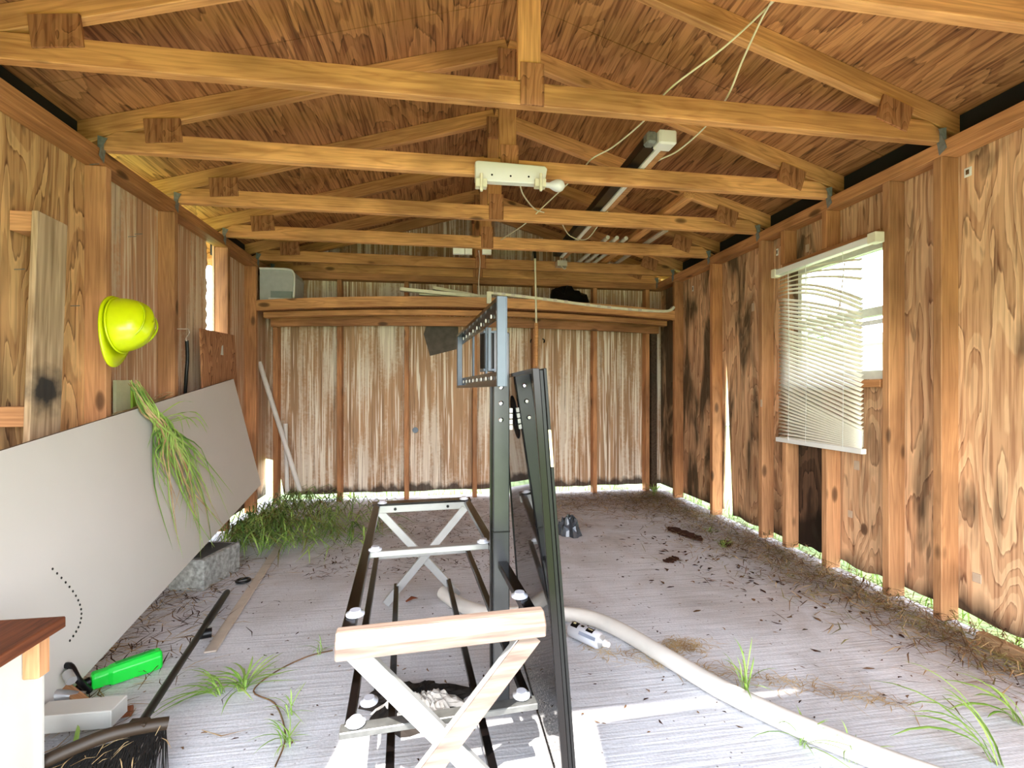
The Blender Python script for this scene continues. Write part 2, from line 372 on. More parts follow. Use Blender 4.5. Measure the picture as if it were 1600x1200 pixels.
def board(name, p0, p1, wd, th, mat, parent=None, up=(0, 0, 1), bevel=0.0025, cut=None, **tg):
    """timber whose own X axis runs along its length, so its grain follows it"""
    p0, p1 = V(p0), V(p1); L = (p1-p0).length; x = (p1-p0)/L; up = V(up); z = (up-x*up.dot(x)).normalized(); y = z.cross(x)
    a0, a1 = cut if cut else (0, 0)
    vs = []
    for sx, a in ((-L/2, a0), (L/2, a1)):
        for sy, sz in ((-1,-1),(1,-1),(1,1),(-1,1)): vs.append((sx + (a if sz > 0 else 0), sy*th/2, sz*wd/2))
    me = bpy.data.meshes.new(name)
    me.from_pydata(vs, [], [(0,1,2,3),(7,6,5,4),(0,4,5,1),(1,5,6,2),(2,6,7,3),(3,7,4,0)])
    for m in (mat if isinstance(mat, (list, tuple)) else [mat]): me.materials.append(m)
    bm = bmesh.new(); bm.from_mesh(me); bmesh.ops.recalc_face_normals(bm, faces=bm.faces); bm.to_mesh(me); bm.free()
    o = bpy.data.objects.new(name, me); C.objects.link(o)
    Mx = Matrix((x, y, z)).transposed().to_4x4(); c = (p0+p1)/2
    if parent is not None: o.parent = parent; c = c - origin(parent)
    Mx.translation = c; o.matrix_local = Mx
    if bevel: b = o.modifiers.new('bevel', 'BEVEL'); b.width = bevel; b.segments = 1
    tag(o, **tg); return o
R = random.Random(11)
def smooth(pts, n=6):
    pts = [V(p) for p in pts]; out = []
    for i in range(len(pts)-1):
        p0, p1, p2, p3 = pts[max(i-1, 0)], pts[i], pts[i+1], pts[min(i+2, len(pts)-1)]
        for k in range(n):
            t = k/n
            out.append(0.5*((2*p1)+(p2-p0)*t+(2*p0-5*p1+4*p2-p3)*t*t+(3*p1-p0-3*p2+p3)*t**3))
    out.append(pts[-1]); return out

# ================================================================== SHELL
XL, XR_, YB = -1.61, 2.25, 4.65              # inner faces of the sheets
SL, SR = -1.52, 2.16                          # inner faces of the studs
RX, RZ, RS = 0.33, 2.83, 0.298                # ridge x, underside height, slope
def roofz(x): return RZ - RS*abs(x-RX)
FLZ = 0.0
MB().box((XL-0.03, 0.05, -0.10), (XR_+0.03, YB+0.06, 0)).build('floor', M['concrete'], kind='structure')
MB().box((-30, -30, -0.16), (30, 30, -0.11)).build('floor_outside_lawn', M['lawn'], kind='structure')
# roof sheathing, laid in sheets 1.22 deep
mb = MB()
for k in range(5):
    y0, y1 = max(.06, -0.06+1.0+(k-1)*1.22), -0.06+1.0+k*1.22-0.004
    y1 = min(y1, 4.95); mid = 0.0
    for sgn, xe in ((-1, -2.02), (1, 2.68)):
        x0, x1 = RX, xe
        a, b = roofz(x0), roofz(x1)
        mb.add([(x0,y0,a),(x1,y0,b),(x1,y1,b),(x0,y1,a),(x0,y0,a+.014),(x1,y0,b+.014),(x1,y1,b+.014),(x0,y1,a+.014)],
               [(0,3,2,1),(4,5,6,7),(0,1,5,4),(1,2,6,5),(2,3,7,6),(3,0,4,7)])
mb.build('ceiling', M['ply_roof'], kind='structure')
mb = MB()   # roofing felt over the sheets
for xe in (-2.04, 2.70):
    a, b = roofz(RX)+.03, roofz(xe)+.03
    mb.add([(RX,.06,a),(xe,.06,b),(xe,4.97,b),(RX,4.97,a),(RX,.06,a+.01),(xe,.06,b+.01),(xe,4.97,b+.01),(RX,4.97,a+.01)],
           [(0,3,2,1),(4,5,6,7),(0,1,5,4),(1,2,6,5),(2,3,7,6),(3,0,4,7)])
mb.build('ceiling_felt', M['dark_cover'], kind='structure')
def sheetX(name, X, out, polys, mat, mats=None):
    mb = MB()
    for i, p in enumerate(polys):
        mb.prism(p[1] if isinstance(p[0], int) else p, lambda u, v, w_: V((X+out*w_, u, v)), 0.012, p[0] if isinstance(p[0], int) else 0)
    return mb.build(name, mat, kind='structure')
def jag(u0, u1, z, amp, n, seed):
    r = random.Random(seed); return [(u0+(u1-u0)*i/n, z+(r.random()-.5)*amp) for i in range(n+1)]
WY0, WY1, WZ0, WZ1 = 2.10, 2.73, 1.09, 1.80
zt = 2.10
sheetX('wall_right', XR_, 1, [
    jag(0.1, WY0, .065, .02, 26, 1)[::1]+[(WY0, zt), (0.1, zt)],
    jag(WY0, 2.44, .06, .02, 5, 2)+[(2.44, WZ0), (WY0, WZ0)],
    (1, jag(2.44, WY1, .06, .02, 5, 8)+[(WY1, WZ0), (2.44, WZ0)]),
    [(WY0, WZ1), (WY1, WZ1), (WY1, zt), (WY0, zt)],
    jag(WY1, 3.415, .055, .02, 8, 3)+[(3.50, 1.30), (3.50, zt), (WY1, zt)],
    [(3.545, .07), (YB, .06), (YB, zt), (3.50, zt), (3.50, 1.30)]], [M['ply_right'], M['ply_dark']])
r9 = random.Random(9)
jl = [(3.545+(r9.random()-.5)*.03, 1.40+i*.7/26) for i in range(27)]
sheetX('wall_left', XL, -1, [
    (0, [(0.1, .05), (2.43, .05), (2.43, zt), (0.1, zt)]),
    (1, [(2.43, .05), (3.54, .05), (3.54, 1.40)]+jl+[(3.54, zt), (2.43, zt)]),
    (1, [(3.54, .05), (3.65, .05), (3.65, 1.40), (3.54, 1.40)]),
    (1, [(3.65, .05), (YB, .07), (YB, zt), (3.65, zt)])], [M['ply_left'], M['side_board']])
mb = MB()
back = [(XL, .40), (XL+.10, .38), (XL+.16, .07)]+jag(XL+.17, XR_, .062, .012, 40, 4)+[(XR_, roofz(XR_)), (RX, roofz(RX)), (XL, roofz(XL))]
mb.prism(back, lambda u, v, w_: V((u, YB+w_, v)), 0.012)
mb.build('wall_back', M['back_board'], kind='structure')
# front wall: a wide doorway behind the photographer, its header and gable
mb = MB()
mb.box((XL-.01, 0.10, 0), (-1.42, 0.15, 2.12)); mb.box((2.08, 0.10, 0), (XR_+.01, 0.15, 2.12))
mb.prism([(XL, 2.135), (XR_, 2.135), (XR_, roofz(XR_)), (RX, roofz(RX)), (XL, roofz(XL))], lambda u, v, w_: V((u, .10+w_, v)), 0.05)
mb.build('wall_front', M['ply_left'], kind='structure')
mb = MB()  # added unseen panels under the header, blocking sun to shape the floor patch
mb.prism([(.27, 1.34), (2.08, 1.34), (2.08, 2.15), (1.09, 2.135), (1.0, 1.985), (.27, 1.91)], lambda u, v, w_: V((u, .16+w_, v)), 0.03)
mb.prism([(-1.42, 1.50), (-.50, 1.50), (-.50, 2.15), (-1.42, 2.15)], lambda u, v, w_: V((u, .16+w_, v)), 0.03)
mb.build('sun_blocker_1', M['ply_left'], kind='structure')
# top plates
board('trim_1', (SR+.045, .15, 2.088), (SR+.045, YB, 2.088), .064, .089, M['stud'], kind='structure')
board('trim_2', (SL-.045, .15, 2.088), (SL-.045, YB, 2.088), .064, .089, M['stud'], kind='structure')
board('trim_3', (SL, YB-.046, 2.088), (SR, YB-.046, 2.088), .062, .089, M['stud'], kind='structure')
# eaves: dark fascia, soffit and gap-shade boards, open where daylight comes in
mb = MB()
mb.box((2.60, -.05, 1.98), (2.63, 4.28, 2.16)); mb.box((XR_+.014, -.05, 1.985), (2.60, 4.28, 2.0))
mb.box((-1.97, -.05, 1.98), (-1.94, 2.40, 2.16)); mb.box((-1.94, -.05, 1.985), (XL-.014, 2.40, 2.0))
mb.box((XR_+.016, .06, 2.0), (XR_+.03, 4.28, roofz(XR_+.03)-.002)); mb.box((XL-.03, .06, 2.0), (XL-.016, 2.42, roofz(XL-.03)-.002))  # added dark boards above the plates, standing in for shade in the gap
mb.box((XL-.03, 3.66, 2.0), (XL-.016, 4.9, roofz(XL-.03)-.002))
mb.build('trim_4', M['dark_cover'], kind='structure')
# concrete kerb plank outside right
board('trim_5', (2.15, 0.2, .03), (2.15, 1.62, .03), .055, .04, M['old_plank'], kind='structure')

# ================================================================== STUDS
def stud(side, Y, z0=0.0, z1=2.055, mat='stud', label='', w_=.038):
    X = SR+.0445 if side == 'R' else SL-.0445
    return board('wall_stud', (X, Y+.019, z0), (X, Y+.019, z1), .089, w_, M[mat], up=(1, 0, 0), label=label, cat='stud', group='bare timber wall studs')
stud('R', 1.775, .02, label='nearest full-height timber stud on the right wall', mat='stud_pale')
stud('R', 2.02, .02, label='timber stud at the near side of the window with pencil marks', mat='stud_pale')
stud('R', 2.40, .02, WZ0-.005, label='short cripple stud under the window, below the blind', mat='stud_pale')
stud('R', 2.40, WZ1+.04, 2.055, label='short cripple stud above the middle of the window blind')
stud('R', 2.72, .03, WZ0-.005, label='short grey-footed stud below far lower corner of the blind', mat='stud_pale')
stud('R', 2.735, WZ1+.04, 2.055, label='short cripple stud above the far end of the blind')
stud('R', 2.95, .02, label='full-height stud just beyond the far side of the window', mat='stud_pale')
stud('R', 3.55, .02, label='right wall stud beside the tall slit of daylight')
stud('R', 4.18, .02, label='right wall stud meeting the front rail of the loft shelf')
stud('L', 2.41, .02, label='left wall stud behind the yellow hard hat', mat='stud_pale')
stud('L', 2.97, .02, label='left wall stud between the hard hat and the black strap', mat='stud_pale')
stud('L', 3.655, .02, label='left wall stud beside the jagged bright slit')
stud('L', 4.17, .02, label='left wall stud carrying the left end of the loft shelf')
bx = [(430, 'back wall stud at far left near the leaning white pipes'), (530, 'second back wall stud from the left corner'),
      (635, 'back wall stud left of the grey felt patch'), (742, 'back wall stud seen just left of the black post'),
      (836, 'back wall stud below the hanging rod'), (930, 'second back wall stud from the right corner'), (1012, 'dark stud at the right end of the back wall')]
for px, lb in bx:
    p = onY(px, 600, YB-.089)
    board('wall_stud', (p.x, YB-.0445, .0), (p.x, YB-.0445, 2.055), .089, .042, M['stud'], up=(0, 1, 0), label=lb, cat='stud', group='bare timber wall studs')
p = onY(1100, 600, 4.6)
board('wall_stud', (SR-.03, YB-.06, .02), (SR-.03, YB-.06, 1.66), .089, .06, M['ply_right'], up=(0, 1, 0), label='dark mouldy corner board where back and right walls meet', cat='stud')
board('window_sill_block', (SR+.045, WY0-.03, WZ0-.025), (SR+.045, WY1+.03, WZ0-.025), .038, .089, M['stud'], label='rough timber sill plate under the window opening', cat='sill')
board('window_header', (SR+.045, WY0-.03, WZ1+.02), (SR+.045, WY1+.03, WZ1+.02), .038, .089, M['stud'], label='timber header plate over the window opening, behind the blind', cat='header')

# ================================================================== TRUSSES
TY = [1.19, 1.80, 2.41, 3.02, 3.63, 4.24, 4.575]
TL = ['nearest roof truss, only its right end showing at the top corner', 'large roof truss crossing the top of the picture',
      'roof truss carrying the white twin lampholder', 'roof truss directly behind the lampholder truss',
      'fourth full roof truss back, with small white boxes hanging near its middle', 'roof truss just in front of the loft shelf',
      'dark gable truss fixed against the back wall']
for ti, y in enumerate(TY):
    t = empty('roof_truss', (RX, y, 2.12), 'timber '+TL[ti], 'roof truss', 'timber roof trusses')
    sag = 0.0
    zc = 2.12+.0445
    board('bottom_chord', (SL-.10, y, zc), (SR+.10, y, zc), .089, .038, M['truss'], t, cut=(.16, -.16))
    for sg, xe in ((-1, -1.95), (1, 2.61)):
        zb = .0465*1.0
        board('rafter', (RX, y+.004, RZ-zb), (xe, y+.004, roofz(xe)-zb), .0875, .038, M['truss'], t)
    kx = RX
    board('king_post', (kx, y-.001, 2.215), (kx, y-.001, RZ-.06), .0889, .037, M['truss'], t, up=(1, 0, 0))
    gy = y-.019-.0065
    def gus(cx, cz, w_, h_, rot=0.0, nm='gusset'):
        m = MB(); c, s_ = math.cos(rot), math.sin(rot)
        pts = [(cx+a*w_/2*c-b*h_/2*s_, cz+a*w_/2*s_+b*h_/2*c) for a, b in ((-1,-1),(1,-1),(1,1),(-1,1))]
        m.prism(pts, lambda u, v, q: V((u, gy+q, v)), .0115)
        o = m.build(nm, M['gusset'], t, bevel=.001); return o
    gus(kx+.01, 2.20, .092, .16); gus(kx, RZ-.13, .10, .14)
    for sg, gx in ((-1, -1.27), (1, 1.93)):
        gus(gx, 2.215+.01, .155, .11, (.10 if sg < 0 else -.32) + R.uniform(-.03, .03))
    for sx in (-1, 1):
        X = SR-.002 if sx > 0 else SL+.002
        m = MB()
        m.prism([(y-.026, 2.17), (y+.0, 2.17), (y-.018, 2.06), (y-.050, 2.08)], lambda u, v, q: V((X-sx*q*0-(.001 if sx > 0 else -.001)*(1+q*1000*sx*0) - sx*q, u, v)), .0015)
        m.prism([(X-sx*.005, 2.12), (X-sx*.028, 2.165), (X+sx*.012, 2.175), (X+sx*.012, 2.09)], lambda u, v, q: V((u, gy-.012+q, v)), .0015)
        m.build('metal_tie', M['galv'], t)
# diagonal bracing stick laid through the right-hand webs
a = onY(1168, 258, 2.98); b = onY(1052, 382, 4.2)
board('brace_stick', (1.52, 2.75, 2.245), (1.50, 4.45, 2.245), .038, .075, M['truss'], label='loose timber length lying across the truss chords at right', cat='timber')
board('pale_batten', (1.66, 3.35, 2.232), (1.62, 4.5, 2.232), .014, .045, M['alu'], label='pale narrow batten lying over the far truss chords at right', cat='batten')

# ================================================================== LOFT SHELF
ls = empty('loft_shelf', (0.3, 4.19, 1.69), 'timber loft shelf spanning the back of the shed, slightly bowed upward', 'shelf')
YS = 4.19
def crown(x): u = (x-.32)/1.84; return .075*(1-u*u)
def bowed(name, y, zlo, zhi, th, mat, par, n=24, k=1.0):
    m = MB(); xs = [SL+.003+(SR-SL-.006)*i/n for i in range(n+1)]
    vs = []
    for x in xs:
        c = crown(x)*k
        vs += [(x, y-th/2, zlo+c), (x, y+th/2, zlo+c), (x, y+th/2, zhi+c), (x, y-th/2, zhi+c)]
    fs = [(0,1,2,3), tuple(4*n+i for i in (3,2,1,0))]
    for i in range(n):
        a = 4*i; b = a+4
        for j in range(4): fs.append((a+j, b+j, b+(j+1)%4, a+(j+1)%4))
    m.add(vs, fs); return m.build(name, mat, par)
bowed('front_rail', YS-.002, 1.69, 1.775, .038, M['truss'], ls)
bowed('inner_rail', YS+.17, 1.655, 1.70, .07, M['truss'], ls, k=.8)
bowed('back_ledger', YB-.13, 1.60, 1.69, .038, M['stud'], ls, k=.5)
bowed('shelf_deck', (YS+YB)/2-.045, 1.702, 1.716, .30, M['gusset'], ls, k=1.0)
ZS = 1.79
# things on the shelf
def rbox(m, c, s, mi=0): m.box((c[0]-s[0]/2, c[1]-s[1]/2, c[2]-s[2]/2), (c[0]+s[0]/2, c[1]+s[1]/2, c[2]+s[2]/2), mi); return m
m = MB()
p0 = onY(400, 470, 4.30); p1 = onY(462, 424, 4.30)
x0, x1, z0, z1 = max(p0.x, SL+.005), p1.x, 1.775, p1.z
m2 = MB(); prof = [(x0, z0), (x1, z0), (x1+.01, z1-.06), (x1-.005, z1-.015), (x1-.05, z1), (x0, z1)]
m2.prism(prof, lambda u, v, q: V((u, 4.24+q, v)), .27)
bn = m2.build('storage_bin', plain('grey_white_bin', (186, 188, 186), .35), label='grey-white plastic bin tipped on its side on the loft shelf at left', cat='bin')
m3 = MB(); m3.tube(smooth([V((x0, 4.235, z1)), V((x1-.05, 4.235, z1)), V((x1, 4.235, z1-.03)), V((x1+.008, 4.235, z1-.1)), V((x1, 4.235, z0+.005))], 5), .009, 8)
m3.build('rim', M['plastic_white'], bn)
m3 = MB(); m3.box((x0+.09, 4.225, z0+.01), (x1-.01, 4.24, z0+.09)); m3.build('pocket', plain('pocket_grey', (140, 150, 146), .4), bn)
m = MB(); q0 = onY(420, 463, 4.22); m.box((q0.x, 4.21, 1.784), (q0.x+.72, 4.23, 1.805)); m.build('white_strip', M['plastic_white'], label='thin white strip lying on the shelf edge in front of the bin', cat='strip')
m = MB(); c = onY(602, 460, 4.36)
vs = []; n = 20
for i in range(6):
    a = i/5*math.pi/2
    for k in range(n): b = 2*math.pi*k/n; vs.append((c.x+.14*math.cos(a)*math.cos(b), 4.38+.1*math.cos(a)*math.sin(b), 1.80+.075*math.sin(a)))
m.add(vs, [(i*n+k, i*n+(k+1)%n, (i+1)*n+(k+1)%n, (i+1)*n+k) for i in range(5) for k in range(n)]+[tuple(range(n))], 0, True)
m.build('upturned_bowl', M['blue'], label='blue upturned plastic bowl on the loft shelf', cat='bowl')
for i, (pxa, pya, pxb, pyb, yy, lb) in enumerate([(625, 452, 735, 463, 4.26, 'lower cream batten resting on the shelf, left of the middle'), (655, 459, 762, 464, 4.30, 'thin cream batten lying flat under its neighbour on the shelf'), (676, 450, 752, 464, 4.36, 'upper cream batten slanting on the shelf, left of the middle')]):
    a, b = onY(pxa, pya, yy), onY(pxb, pyb, yy)
    board('cream_batten', a, b, .03, .05, M['plastic_cream'], label=lb, cat='batten', group='cream battens on the shelf')
gm = MB(); pts = [onY(764, 458, 4.175), onY(850, 468, 4.175), onY(950, 481, 4.175), onY(1035, 487, 4.175), onY(1052, 480, 4.175)]
gp = smooth(pts, 6)
for a, b in zip(gp[:-1], gp[1:]): gm.bar(a, b, .022, .05)
go = gm.build('old_gutter', M['plastic_cream'], label='long cream blind rail lying along the shelf edge to the right corner', cat='rail')
m = MB(); m.bar(onY(764, 456, 4.145), onY(764, 474, 4.145), .04, .03, up=(1, 0, 0)); m.build('end_cap', M['plastic_cream'], go)
m = MB()
for i in range(12): a = gp[1+int(i*1.3)]; m.box((a.x-.015, 4.146, a.z-.008), (a.x+.018, 4.150, a.z+.012))
m.build('clip', M['alu'], go)
m = MB(); c = onY(885, 462, 4.45); rr = random.Random(5)
vs = []; n = 16
for i in range(8):
    a = i/7*math.pi/2
    for k in range(n):
        b = 2*math.pi*k/n; s_ = 1+.22*math.sin(3*b+i)+.1*rr.random(); vs.append((c.x+.2*s_*math.cos(a)*math.cos(b), 4.43+.09*s_*math.cos(a)*math.sin(b), 1.79+.20*s_*math.sin(a)))
m.add(vs, [(i*n+k, i*n+(k+1)%n, (i+1)*n+(k+1)%n, (i+1)*n+k) for i in range(7) for k in range(n)]+[tuple(range(n))], 0, True)
m.build('black_bag', M['black'], label='crumpled black bag lying on the loft shelf right of the hanging rod', cat='bag')
# grey felt sheet pinned on back wall
m = MB(); P = [onY(668, 504, YB-.006), onY(716, 504, YB-.006), onY(716, 545, YB-.006), onY(672, 556, YB-.006), onY(662, 522, YB-.006)]
m.prism([(p.x, p.z) for p in P], lambda u, v, q: V((u, YB-.014+q, v)), .010); m.build('felt_sheet', M['felt'], label='dark grey felt sheet fixed high on the back wall', cat='felt sheet')
# small round stain plug on back wall
m = MB(); c = onY(649, 672, YB); m.tube([(c.x, YB-.012, c.z), (c.x, YB-.001, c.z)], .028, 16); m.build('vent_plug', M['grey_metal'], label='small grey round plug in the back wall', cat='plug')

# ================================================================== WINDOW AND BLIND
wn = tag(MB().box((XR_+.002, WY0, WZ0), (XR_+.045, WY0+.03, WZ1)).box((XR_+.002, WY1-.03, WZ0), (XR_+.045, WY1, WZ1))
    .box((XR_+.002, WY0+.03, WZ0), (XR_+.045, WY1-.03, WZ0+.045)).box((XR_+.002, WY0+.03, WZ1-.03), (XR_+.045, WY1-.03, WZ1))
    .box((XR_+.006, WY0+.03, 1.425), (XR_+.05, WY1-.03, 1.47)).build('window_1', M['siding']), kind='structure')
MB().box((XR_+.02, WY0+.03, WZ0+.045), (XR_+.024, WY1-.03, 1.425)).box((XR_+.03, WY0+.03, 1.47), (XR_+.034, WY1-.03, WZ1-.03)).build('pane', M['glass'], wn)
bl = empty('window_blind', (SR-.03, 2.42, 1.79), 'broken white venetian blind hanging crooked over the window', 'blind')
m = MB(); m.box((SR-.055, 2.06, 1.765), (SR-.012, 2.765, 1.80)); m.build('head_rail', M['plastic_white'], bl, bevel=.003)
m = MB(); m.box((SR-.060, 2.035, 1.76), (SR-.008, 2.085, 1.812)); m.build('bracket', M['plastic_cream'], bl, bevel=.003)
m = MB(); m.box((SR-.060, 2.745, 1.755), (SR-.008, 2.785, 1.808)); m.build('bracket', M['plastic_cream'], bl, bevel=.003)
m = MB(); ns = 44
for i in range(ns):
    t = i/(ns-1)
    zf = 1.752-(1.752-.738)*t                          # far end height
    zn = 1.565-(1.565-.52)*t
    zn = max(zn, .736+(1-t)*.30)
    if i < 3: zn = 1.70-.05*i
    yf, yn = 2.735, 2.135
    seg = 8; tilt = .62; vs = []
    for k in range(seg+1):
        u = k/seg; yy = yf+(yn-yf)*u
        drop = u**1.0 if i >= 6 else u**(1.6)
        zz = zf+(zn-zf)*drop + (.012*math.sin(u*math.pi) if i < 14 else 0)
        for q in (-1, 0, 1): vs.append((SR-.034+q*.0118*math.cos(tilt), yy, zz+q*.0118*math.sin(tilt)+(.0015 if q == 0 else 0)))
    m.add(vs, [(k*3+j, k*3+j+1, k*3+j+4, k*3+j+3) for k in range(seg) for j in (0, 1)], 0, True)
so = m.build('slats', M['slat'], bl); s_ = so.modifiers.new('solid', 'SOLIDIFY'); s_.thickness = .0008
board('bottom_rail', (SR-.034, 2.755, .718), (SR-.034, 2.125, .718), .028, .03, M['plastic_white'], bl)
m = MB()
for yy, zz in ((2.64, .72), (2.50, .72), (2.24, .72)):
    m.tube([(SR-.05, yy, 1.77), (SR-.052, yy-.01, 1.2), (SR-.05, yy, zz)], .0014, 5)
m.build('lift_cord', M['plastic_white'], bl)
m = MB(); 
for k in range(7): zz = 1.70-k*.028; m.tube([(SR-.07, 2.205+.004*k, zz), (SR-.07, 2.208+.004*k, zz-.018)], .0035, 6)
m.tube([(SR-.07, 2.235, 1.50), (SR-.07, 2.235, 1.475)], [.003, .008], 8)
m.build('tilt_chain', M['alu'], bl)
# outside: neighbouring building and trees seen through the window
nb = empty('neighbour_building', (9.0, 8.0, -.1), 'pale low building outside, seen through the window', 'building')
m = MB(); m.box((9.0, 3.0, -.1), (12, 16, 2.0)); m.build('wall', M['siding'], nb)
m = MB(); m.box((8.6, 2.7, 2.0), (12.4, 16.3, 2.18)); m.build('eave', M['paint_white'], nb)
m = MB(); m.bar((8.7, 9.5, 2.42), (12.3, 9.5, 3.0), .1, 13.4); m.build('roof', M['felt'], nb)
def crownmesh(c, r, n, seed, mi=0):
    rr = random.Random(seed); m = MB()
    for i in range(n):
        d = V((rr.gauss(0, 1), rr.gauss(0, 1), rr.gauss(0, .8))).normalized()*(rr.random()**.4)
        p = V(c)+V((d.x*r, d.y*r, d.z*r*.9)); a = V((rr.uniform(-1, 1), rr.uniform(-1, 1), rr.uniform(-1, 1))).normalized(); b = a.orthogonal().normalized(); s = rr.uniform(.06, .14)
        m.add([p-a*s, p+b*s*.5, p+a*s, p-b*s*.5], [(0, 1, 2, 3)])
    return m
for i, (c, lb) in enumerate([((15, 12, 3.6), 'leafy tree outside, above the pale building'), ((14, 17.5, 3.2), 'leafy tree outside at the far side of the building')]):
    t = empty('garden_tree', (c[0], c[1], -.1), lb, 'tree', 'trees outside')
    crownmesh(c, 1.7, 1500, i).build('crown', M['leafy'], t); MB().tube([(c[0], c[1], -.1), (c[0], c[1], 3)], [.2, .12], 8).build('trunk', M['bark'], t)

# ================================================================== TV STAND + TELEVISION
ax_n, ax_f = V((.005, 1.10, 0)), V((-.095, 2.36, 0))      # centre line near / far
A = (ax_f-ax_n).normalized(); Bv = V((A.y, -A.x, 0)); Lc = (ax_f-ax_n).length; HW = .215
def T(l, s, z): return ax_n + A*l + Bv*s + V((0, 0, z))
tv = empty('tv_stand', tuple(T(.6, 0, 0)), 'metal television stand with crossed end legs, open rails and a tall mounting post, shelves gone', 'tv stand')
m = MB()   # near end beam: bevelled section
prof = [(-.030, -.028), (.028, -.028), (.028, .012), (.012, .028), (-.012, .028), (-.034, .004)]
m.prism(prof, lambda u, v, q: T(u, -.235+q, .478+v), .47); near = m.build('end_beam', M['laminate'], tv, bevel=.003)
m = MB(); prof2 = [(-.022, -.018), (.022, -.018), (.022, .018), (-.022, .018)]
m.prism(prof2, lambda u, v, q: T(Lc+u, -.235+q, .462+v), .47); eb = m.build('end_beam', M['silver'], tv, bevel=.002)
m = MB(); m.prism([(-.03, .018), (.03, .018), (.03, .028), (-.03, .028)], lambda u, v, q: T(Lc+u, -.235+q, .462+v), .47); m.build('dark_cap', M['dark_metal'], eb)
for sg in (-1, 1):
    m = MB(); m.bar(T(.03, sg*.215, .478), T(Lc-.01, sg*.215, .478), .022, .030, mi=0); m.build('top_rail', M['dark_metal'], tv, bevel=.002)
    m = MB(); m.bar(T(.06, sg*.215, .243), T(Lc-.03, sg*.215, .243), .020, .022); m.build('shelf_rail', M['dark_metal'], tv, bevel=.002)
    m = MB(); m.bar(T(-.05, sg*.125, .087), T(Lc+.0, sg*.125, .087), .020, .022); m.build('bottom_rail', M['dark_metal'], tv, bevel=.002)
for l, nm in ((.02, 0), (Lc, 1)):
    for sg in (-1, 1):
        m = MB(); off = -.012*sg
        m.bar(T(l+off-.012, sg*.205, .452), T(l+off-.012, -sg*.175, .012), .022 if not nm else .02, .044 if not nm else .036, up=A); lg = m.build('cross_leg', M['silver'], tv, bevel=.002)
        if not nm and sg == 1:
            m = MB(); m.bar(T(l+off-.026, sg*.207, .452), T(l+off-.026, -sg*.173, .012), .004, .045, up=A); m.build('wood_strip', M['laminate'], lg)
m = MB(); m.bar(T(.57, -.21, .478), T(.57, .21, .478), .02, .028); m.build('crossbar', M['silver'], tv, bevel=.002)
m = MB(); m.bar(T(Lc-.04, -.21, .243), T(Lc-.04, .21, .243), .018, .022); m.build('crossbar', M['silver'], tv, bevel=.002)
m = MB(); m.bar(T(.055, -.235, .243), T(.055, .235, .243), .016, .034); m.build('crossbar', M['dirty_glass'], tv, bevel=.002)
m = MB()
for u in (-.02, .0, .02, .045): m.tube([T(Lc-.05, u-.03, .250), T(Lc-.05, u-.03, .262)], .006, 8)
m.build('mesh_bolts', M['black'], tv)
for l, s, z in ((.10, -.205, .49), (.11, .205, .49), (.57, -.185, .49), (.57, .185, .49), (Lc-.02, -.19, .492), (Lc-.02, .20, .492), (.06, -.20, .256), (.07, .20, .256), (Lc-.05, .19, .254), (.5, .205, .254), (.13, -.175, .256)):
    m = MB(); c = T(l, s, z); m.tube([c, c+V((0, 0, .004)), c+V((0, 0, .007)), c+V((0, 0, .012))], [.022, .022, .014, .013], 20)
    m.build('suction_pad', M['pad'], tv)
for s in (-.13, .12):
    m = MB(); c = T(Lc-.024, s, .462); m.tube([c, c-A*.006], .007, 10); m.build('bolt', M['black'], eb)
# post
pc = at_d(783.5, 610, 1.50); PX, PY = pc.x, pc.y
m = MB(); m.box((PX-.026, PY, 0.01), (PX+.026, PY+.03, 1.215)); post = m.build('post', plain('black_grey_steel', (58, 59, 61), .25, .15, .6), tv, bevel=.003)
m = MB(); m.box((PX-.033, PY+.032, .01), (PX-.02, PY+.05, 1.05)); m.build('post_channel', M['dark_metal'], tv)
for py in (605, 630, 656):
    m = MB(); c = at_d(783, py, 1.5); c.y = PY; m.tube([c+V((0, .001, 0)), c-V((0, .002, 0)), c-V((0, .003, 0))], [.008, .008, .004], 14); m.build('bolt', M['chrome'], post)
m = MB(); m.box((PX-.027, PY-.002, .58), (PX+.027, PY+.031, .584)); m.build('joint_seam', M['black'], post)
# knob between the post and the screen
m = MB()
for k in range(4): m.box((PX+.0265, PY+.002, .905+k*.018), (PX+.036, PY+.02, .919+k*.018))
m.build('spacer_stack', M['plastic_white'], post)
m = MB(); m.tube([(PX+.0265, PY+.104, .937), (PX+.030, PY+.104, .937), (PX+.0305, PY+.104, .937)], [.074, .074, .068], 32); m.tube([(PX+.0305, PY+.104, .937), (PX+.034, PY+.104, .937)], [.03, .028], 20)
m.build('clamp_disc', M['grey_metal'], post)
# mounting frame
nr, fr = at_d(784, 530, 1.20), at_d(718, 560, 2.03)
NX, NY, FX, FY = nr.x, nr.y, fr.x, fr.y; FA = V((FX-NX, FY-NY, 0)).normalized(); FN = V((FA.y, -FA.x, 0)); FL = math.hypot(FX-NX, FY-NY)
def G(l, z, o=0): return V((NX, NY, 0))+FA*l+FN*o+V((0, 0, z))
mf = empty('mount_frame', (0, 0, 0), None, None); mf.parent = tv; mf.location = -origin(tv)+G(.4, 1.15)
del mf['_o']
m = MB(); m.bar(G(0, 1.04), G(0, 1.268), .012, .026, up=FA); m.bar(G(.008, 1.04, .011), G(.008, 1.268, .011), .03, .004, up=FA); m.build('upright', M['grey_metal'], mf, bevel=.001)
m = MB(); m.bar(G(FL, 1.045), G(FL, 1.268), .03, .02, up=FA); m.build('upright', M['grey_metal'], mf, bevel=.001)
